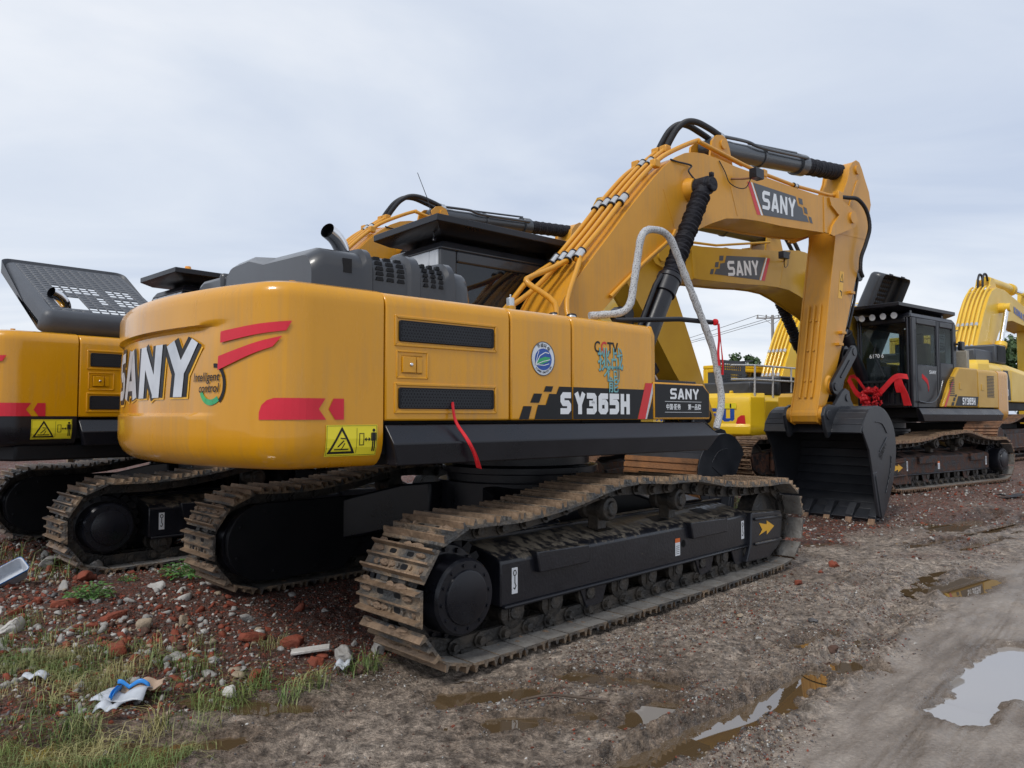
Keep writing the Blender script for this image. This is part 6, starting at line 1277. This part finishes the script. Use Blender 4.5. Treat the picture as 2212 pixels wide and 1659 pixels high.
    for sg in (-1, 1):
        a, e_ = Vector((1.25, sg*.5, 1.65)), Vector(v3(T((2.55, 4.05)), sg*.5)); c = MB(); c.cyl(a, a.lerp(e_, .55), .13, n=18); c.cyl(e_-Vector((0, .1, 0)), e_+Vector((0, .1, 0)), .12, n=16); c.cyl(a.lerp(e_, .52), a.lerp(e_, .57), .15, n=18); co = c.obj('boom_cylinder', boomM, root, bevel=.01); c = MB(); c.cyl(a.lerp(e_, .56), e_, .06); c.obj('piston_rod', 'chrome', co)
        if opt.get('net'): c = MB(); P = [a.lerp(e_, .5+.45*i/20) for i in range(21)]; c.tube(P, [.15+.01*math.sin(i*2) for i in range(21)], 14); c.obj('mesh_sleeve', 'net_green', co)
    s = MB(); s.prism([tuple(S(p)) for p in [(-.1, 1.1), (.2, 1.15), (.45, .6), (.55, .1), (.45, -.3), (.1, -3.0), (-.2, -3.05), (-.3, -2.8), (-.3, -.2), (-.28, .2)]], -.2, .2); s.obj('stick', boomM, root, bevel=.02)
    k = MB(); c_ = S((0, -2.95)); q = lambda dx, dz: (c_.x+dx, c_.y+dz)
    side = [q(-.15, .1), q(.3, .2), q(.9, .05), q(1.15, -.45), q(1.0, -1.0), q(.65, -1.4), q(.4, -1.35), q(.1, -.5)]
    for y in (-.8, .77): k.prism(side, y, y+.03)
    for i in range(1, 5): k.prism([side[i], side[i+1], tuple(Vector(side[i+1]).lerp(c_, .05)), tuple(Vector(side[i]).lerp(c_, .05))], -.78, .78)
    for i in range(5): k.box(side[5][0]-.25, side[5][0], -.75+i*.35, -.65+i*.35, side[5][1]-.03, side[5][1]+.04)
    k.obj('bucket', 'black_deep', root, bevel=.01)
    return root
# ---------------------------------------------------------------- the machines
C0 = Vector((.078, 7.138, 0))
def uv(az): a = math.radians(az); return Vector((math.sin(a), math.cos(a), 0)), Vector((math.cos(a), -math.sin(a), 0))
main = sany('excavator', 'nearest excavator, orange yellow, with white wrapped handrail and the number SY365H on its side', C0, 49, 4,
            dict(paint='yellow', boommat='yellow_boom', antenna=1, lumps=(5, 14), cabmat='hood_black'))
u49, m49 = uv(49); seam = C0+u49*(-.83)-m49*4.12+u49*(-2.416)+m49*1.5
u2, m2 = uv(43)
m2x = sany('excavator', 'orange yellow excavator at the left edge with its perforated grey engine hood propped open', seam+u2*2.416-m2*1.5+Vector((0, 0, .02)), 43, -1,
           dict(paint='yellow', boommat='yellow_boom', hood_open=.43, hood_y1=.46, hood_cut=.30, hood_z=2.50, beacon=1, rails=0, pose=(-1.5, 0, 0), cw_black=1, hoodmat='hood_grey'))
m3x = sany('excavator', 'ochre excavator with its black cab facing the camera and a red bow on the front', Vector((7.36, 15.26, .20)), 53+180, -2,
           dict(paint='yellow_ochre', boommat='yellow_ochre', hood_open=1.12, hood_z=2.74, liner=1, front_detail=1, rails=0, pose=(-7.4, -12.5, -5), lamp_left=1, worn_shell=1, no_exhaust=1, glass='glass_clear', lowpipe=0,
                shoes=['steel_clay', 'steel_edge', 'black_deep'], frame='soil_black', hoodmat='hood_black'))
simple_exc('bright yellow excavator lettered PC 450 with white railings and raised grey cover, behind the gap', Vector((6.40, 19.2, -.25)), 50, 0, 'lemon', 'lemon', dict(net=1, boomscale=1.0, pose=(4, 0)))
k2 = simple_exc('pale yellow excavator at the far right edge with boom and cylinder raised', Vector((14.4, 24.1, .25)), 50, 0, 'lemon_pale', 'lemon_pale', dict(rails=0)); k2.scale = (1.25, 1.25, 1.25)
simple_exc('pale yellow excavator mostly hidden, its lettered boom showing behind the wrapped handrail', Vector((1.05, 14.97, 0)), 30, 0, 'lemon_pale', 'lemon_pale', dict(rails=0, lowtext=1, raised=0))
# ---------------------------------------------------------------- ribbons, bow, odds and ends
def strip(b, P, w, wv=(1, 0, 0), tw=0):
    "flat cloth ribbon: widths w along wv, slowly twisting"
    P = smooth_path(P, 5); wv = Vector(wv).normalized(); n = len(P); V = []
    for i, p in enumerate(P):
        t = (P[min(i+1, n-1)]-P[max(i-1, 0)]).normalized(); q = wv.copy(); q.rotate(Matrix.Rotation(tw*i/n, 3, t)); ww = w if not isinstance(w, tuple) else w[0]+(w[1]-w[0])*i/(n-1)
        o_ = t.cross(q).normalized()*.004; V.append([p-q*ww/2-o_, p+q*ww/2-o_, p+q*ww/2+o_, p-q*ww/2+o_])
    b.loft([[tuple(x) for x in r] for r in V])
def place(o, root): o.matrix_world = Matrix.Translation(root.location) @ Matrix.Rotation(root.rotation_euler.z, 4, 'Z'); return o
b = MB(); strip(b, [(-1.93, -1.525, 1.62), (-1.925, -1.55, 1.50), (-1.89, -1.63, 1.38), (-1.84, -1.64, 1.29), (-1.79, -1.62, 1.20)], (.012, .035), tw=.8); strip(b, [(-1.935, -1.525, 1.61), (-1.92, -1.56, 1.47), (-1.875, -1.645, 1.35), (-1.83, -1.65, 1.25)], (.01, .02), tw=-1)
tag(place(b.obj('red_ribbon', 'ribbon_red'), main), 'red ribbon hanging from the lower black grille of the nearest excavator', 'ribbon')
b = MB(); b.ring([(.018, -.012), (.03, -.01), (.03, .01), (.018, .012)], (.99, -1.53, 2.375), (1, -.1, 0), 12); strip(b, [(.99, -1.56, 2.36), (.985, -1.57, 2.22), (.97, -1.57, 2.10), (.985, -1.57, 1.98)], (.016, .022), tw=1.2); strip(b, [(1.0, -1.56, 2.36), (1.01, -1.57, 2.2), (1.035, -1.57, 2.03), (1.03, -1.57, 1.90)], (.012, .024), tw=-1.5)
tag(place(b.obj('red_ribbon', 'ribbon_red'), main), 'thin red ribbon tied where the black bar meets the white wrapped handrail', 'ribbon')
# bow across the front of the far cab
br = thing('red_bow', 'red cloth bow with a big rosette draped across the front of the far cab', 'bow', m3x.location, m3x.rotation_euler.z)
b = MB(); strip(b, [(1.32, .28, 2.06), (1.33, .34, 1.95), (1.34, .44, 1.78), (1.34, .60, 1.66), (1.34, .72, 1.64)], .11, (0, .4, 1), .4); b.obj('sash', 'ribbon_red', br); b = MB(); strip(b, [(1.34, .80, 1.68), (1.34, .95, 1.82), (1.33, 1.12, 2.0), (1.33, 1.24, 2.06), (1.33, 1.40, 2.04)], .11, (0, -.4, 1), -.4)
b.obj('sash', 'ribbon_red', br); b = MB(); strip(b, [(1.33, 1.24, 2.06), (1.35, 1.28, 1.9), (1.35, 1.34, 1.74), (1.36, 1.40, 1.52)], (.07, .19), (0, 1, 0), .5); strip(b, [(1.33, 1.2, 2.05), (1.34, 1.2, 1.9), (1.34, 1.24, 1.76)], (.06, .10), (0, 1, 0), .3); strip(b, [(1.32, .30, 2.08), (1.32, .42, 2.08), (1.33, .56, 1.90), (1.33, .66, 1.75)], .07, (0, .3, 1), .5)
b.obj('sash', 'ribbon_red', br); b = MB(); strip(b, [(1.0, 1.50, 2.06), (.85, 1.52, 1.96), (.75, 1.50, 1.82)], .08, (0, 0, 1), .3); b.obj('sash', 'ribbon_red', br)
r_ = np.random.RandomState(3); V = []; F = []
for k in range(70):
    a = r_.uniform(0, 2*PI); q = .17*math.sqrt(r_.rand()); c = np.array([1.36+.10*(1-(q/.17)**2)*r_.uniform(.5, 1), .76+q*math.cos(a), 1.66+q*math.sin(a)]); e = .055; d = np.array([r_.uniform(-.3, .6), math.cos(a+r_.normal(0, .5)), math.sin(a+r_.normal(0, .5))]); s = np.cross(d, [1, .2, .1]); s = s/np.linalg.norm(s); i = len(V)
    V += [tuple(c-s*e*.6), tuple(c+s*e*.6), tuple(c+d*e+s*e*.7+[.03, 0, 0]), tuple(c+d*e-s*e*.7+[.03, 0, 0])]; F.append((i, i+1, i+2, i+3))
ro = raw_mesh('rosette', np.array(V), np.array(F), 'ribbon_red', parent=br); so = ro.modifiers.new('s', 'SOLIDIFY'); so.thickness = .008
# things lying between the left machines
b = MB(); b.cyl((0, 0, 0), (.8, 0, .02), .085, .05, n=16); b.m(1).ring([(0, -.005), (.088, -.005), (.088, .06), (.08, .06)], (0, 0, 0), (1, 0, 0), 16); o = b.obj('wrapped_pole', ['plastic_white', 'wood']); o.location = (-6.1, 10.2, .96); o.rotation_euler = (0, 0, .67); tag(o, 'white wrapped pole lying across the treads below the left excavator', 'pole')
b = MB(); b.box(0, 2.3, -.12, .12, 0, .035); b.box(.1, 2.2, -.3, -.14, .0, .03); o = b.obj('steel_plate', 'rust', bevel=.004); o.location = (-8.6, 10.35, .98); o.rotation_euler = (0, 0, .12); tag(o, 'rusty flat plates lying across the treads at the left edge', 'plate')
crumple('teal_cloth', 'small teal cloth scrap beyond the treads at the left', 'cloth', -5.55, 10.2, .17, .10, 'teal_cloth', 21, z=.9, lift=.05)
# ---------------------------------------------------------------- trees, pole, wires
def tree(label, x, y, H, R, seed, n=2600, lf=.11, trunk=.28, group='trees behind the yard'):
    r = np.random.RandomState(seed); z0 = gz(x, y); root = thing('tree', label, 'tree', (x, y, z0), 0, group)
    t = MB(); top = H*.82; t.tube([(0, 0, 0), (.05*H*.1, 0, H*.2), (-.02*H, .01*H, H*.5), (0, 0, top)], [trunk*.5, trunk*.4, trunk*.25, trunk*.05], 8)
    cl = []
    for k in range(26):
        a = r.uniform(0, 2*PI); h = r.uniform(.30, .97); rr = R*math.sin(PI*min(.97, (h-.12)/.9))**.6*r.uniform(.35, 1); c = np.array([rr*math.cos(a), rr*math.sin(a), H*h]); cl.append((c, R*r.uniform(.22, .42)))
        if k % 2 == 0: t.tube([(0, 0, H*h*.55), tuple(c*[.5, .5, .85]), tuple(c)], [trunk*.16, trunk*.09, trunk*.03], 5)
    t.obj('trunk', 'bark', root); V = []; F = []
    for k in range(n):
        c, s = cl[r.randint(len(cl))]; d = r.normal(0, 1, 3); d /= np.linalg.norm(d); p = c+d*s*r.uniform(.45, 1.05)*[1, 1, .75]; a = r.normal(0, 1, 3); a /= np.linalg.norm(a); b_ = np.cross(a, d+.01); b_ /= np.linalg.norm(b_); L = lf*r.uniform(.6, 1.5); i = len(V)
        V += [tuple(p-a*L), tuple(p+b_*L*.6), tuple(p+a*L), tuple(p-b_*L*.6)]; F.append((i, i+1, i+2, i+3))
    raw_mesh('crown', np.array(V), np.array(F), 'tree_leaf', parent=root); return root
tree('dark green tree behind the pale yellow excavator at the right edge', 31.2, 45, 6.2, 2.3, 1, 5200, .16)
tree('lower green tree right of the dark green tree at the picture edge', 34.5, 47, 5.2, 2.4, 2, 2600, .16); tree('small distant tree in the gap right of the grey cover', 22.0, 70, 7.4, 1.8, 3, 1800, .2)
for i, (x, y, h, rr) in enumerate([(27.6, 46, 4.4, 2.0), (40, 52, 6, 3), (15.5, 72, 5.4, 2.2)]): tree(['short bushy tree left of the dark green tree', 'broad tree beyond the right picture edge', 'low distant tree behind the yellow excavators'][i], x, y, h, rr, 10+i, 1800, .18)
def pole(x, y, H, label):
    r = thing('utility_pole', label, 'utility pole', (x, y, 0), 0, 'utility poles'); p = MB(); p.cyl((0, 0, -1), (0, 0, H), .17, .11, n=14); p.obj('shaft', 'pole_concrete', r)
    for z in (H-.25,):
        c = MB(); c.box(-1.3, 1.3, -.05, .05, z-.05, z+.05); c.tube([(-.7, 0, z-.02), (0, 0, z-.55)], .02, 6); c.tube([(.7, 0, z-.02), (0, 0, z-.55)], .02, 6); co = c.obj('crossarm', 'pole_concrete', r)
        for xx in (-1.2, -.5, .5, 1.2): q = MB(); q.ring([(0, 0), (.05, 0), (.07, .08), (.04, .12), (.07, .2), (0, .24)], (xx, 0, z+.05), (0, 0, 1), 10); q.obj('insulator', 'pole_concrete', co)
    return r
pole(21.2, 60, 9.75, 'concrete utility pole with a crossarm rising behind the bright yellow boom'); pole(8, 140, 10, 'distant utility pole hidden behind the machines'); pole(52, 68, 9.6, 'utility pole beyond the right edge')
for k, (dx, dz) in enumerate(((-1.2, .0), (.5, .0), (1.2, .0))):
    for (a, b_) in (((21.2, 60, 9.75), (8, 140, 10)), ((21.2, 60, 9.75), (52, 68, 9.6))):
        P = []
        for i in range(25): t = i/24; P.append((a[0]+dx+(b_[0]-a[0])*t, a[1]+(b_[1]-a[1])*t, a[2]+dz+(b_[2]-a[2])*t-1.6*4*t*(1-t)*(.35 if k else .5)))
        w = MB(); w.tube(P, .022, 5); tag(w.obj('overhead_wire', 'rubber'), 'thin overhead wires strung between the utility poles', 'wire', 'overhead wires')
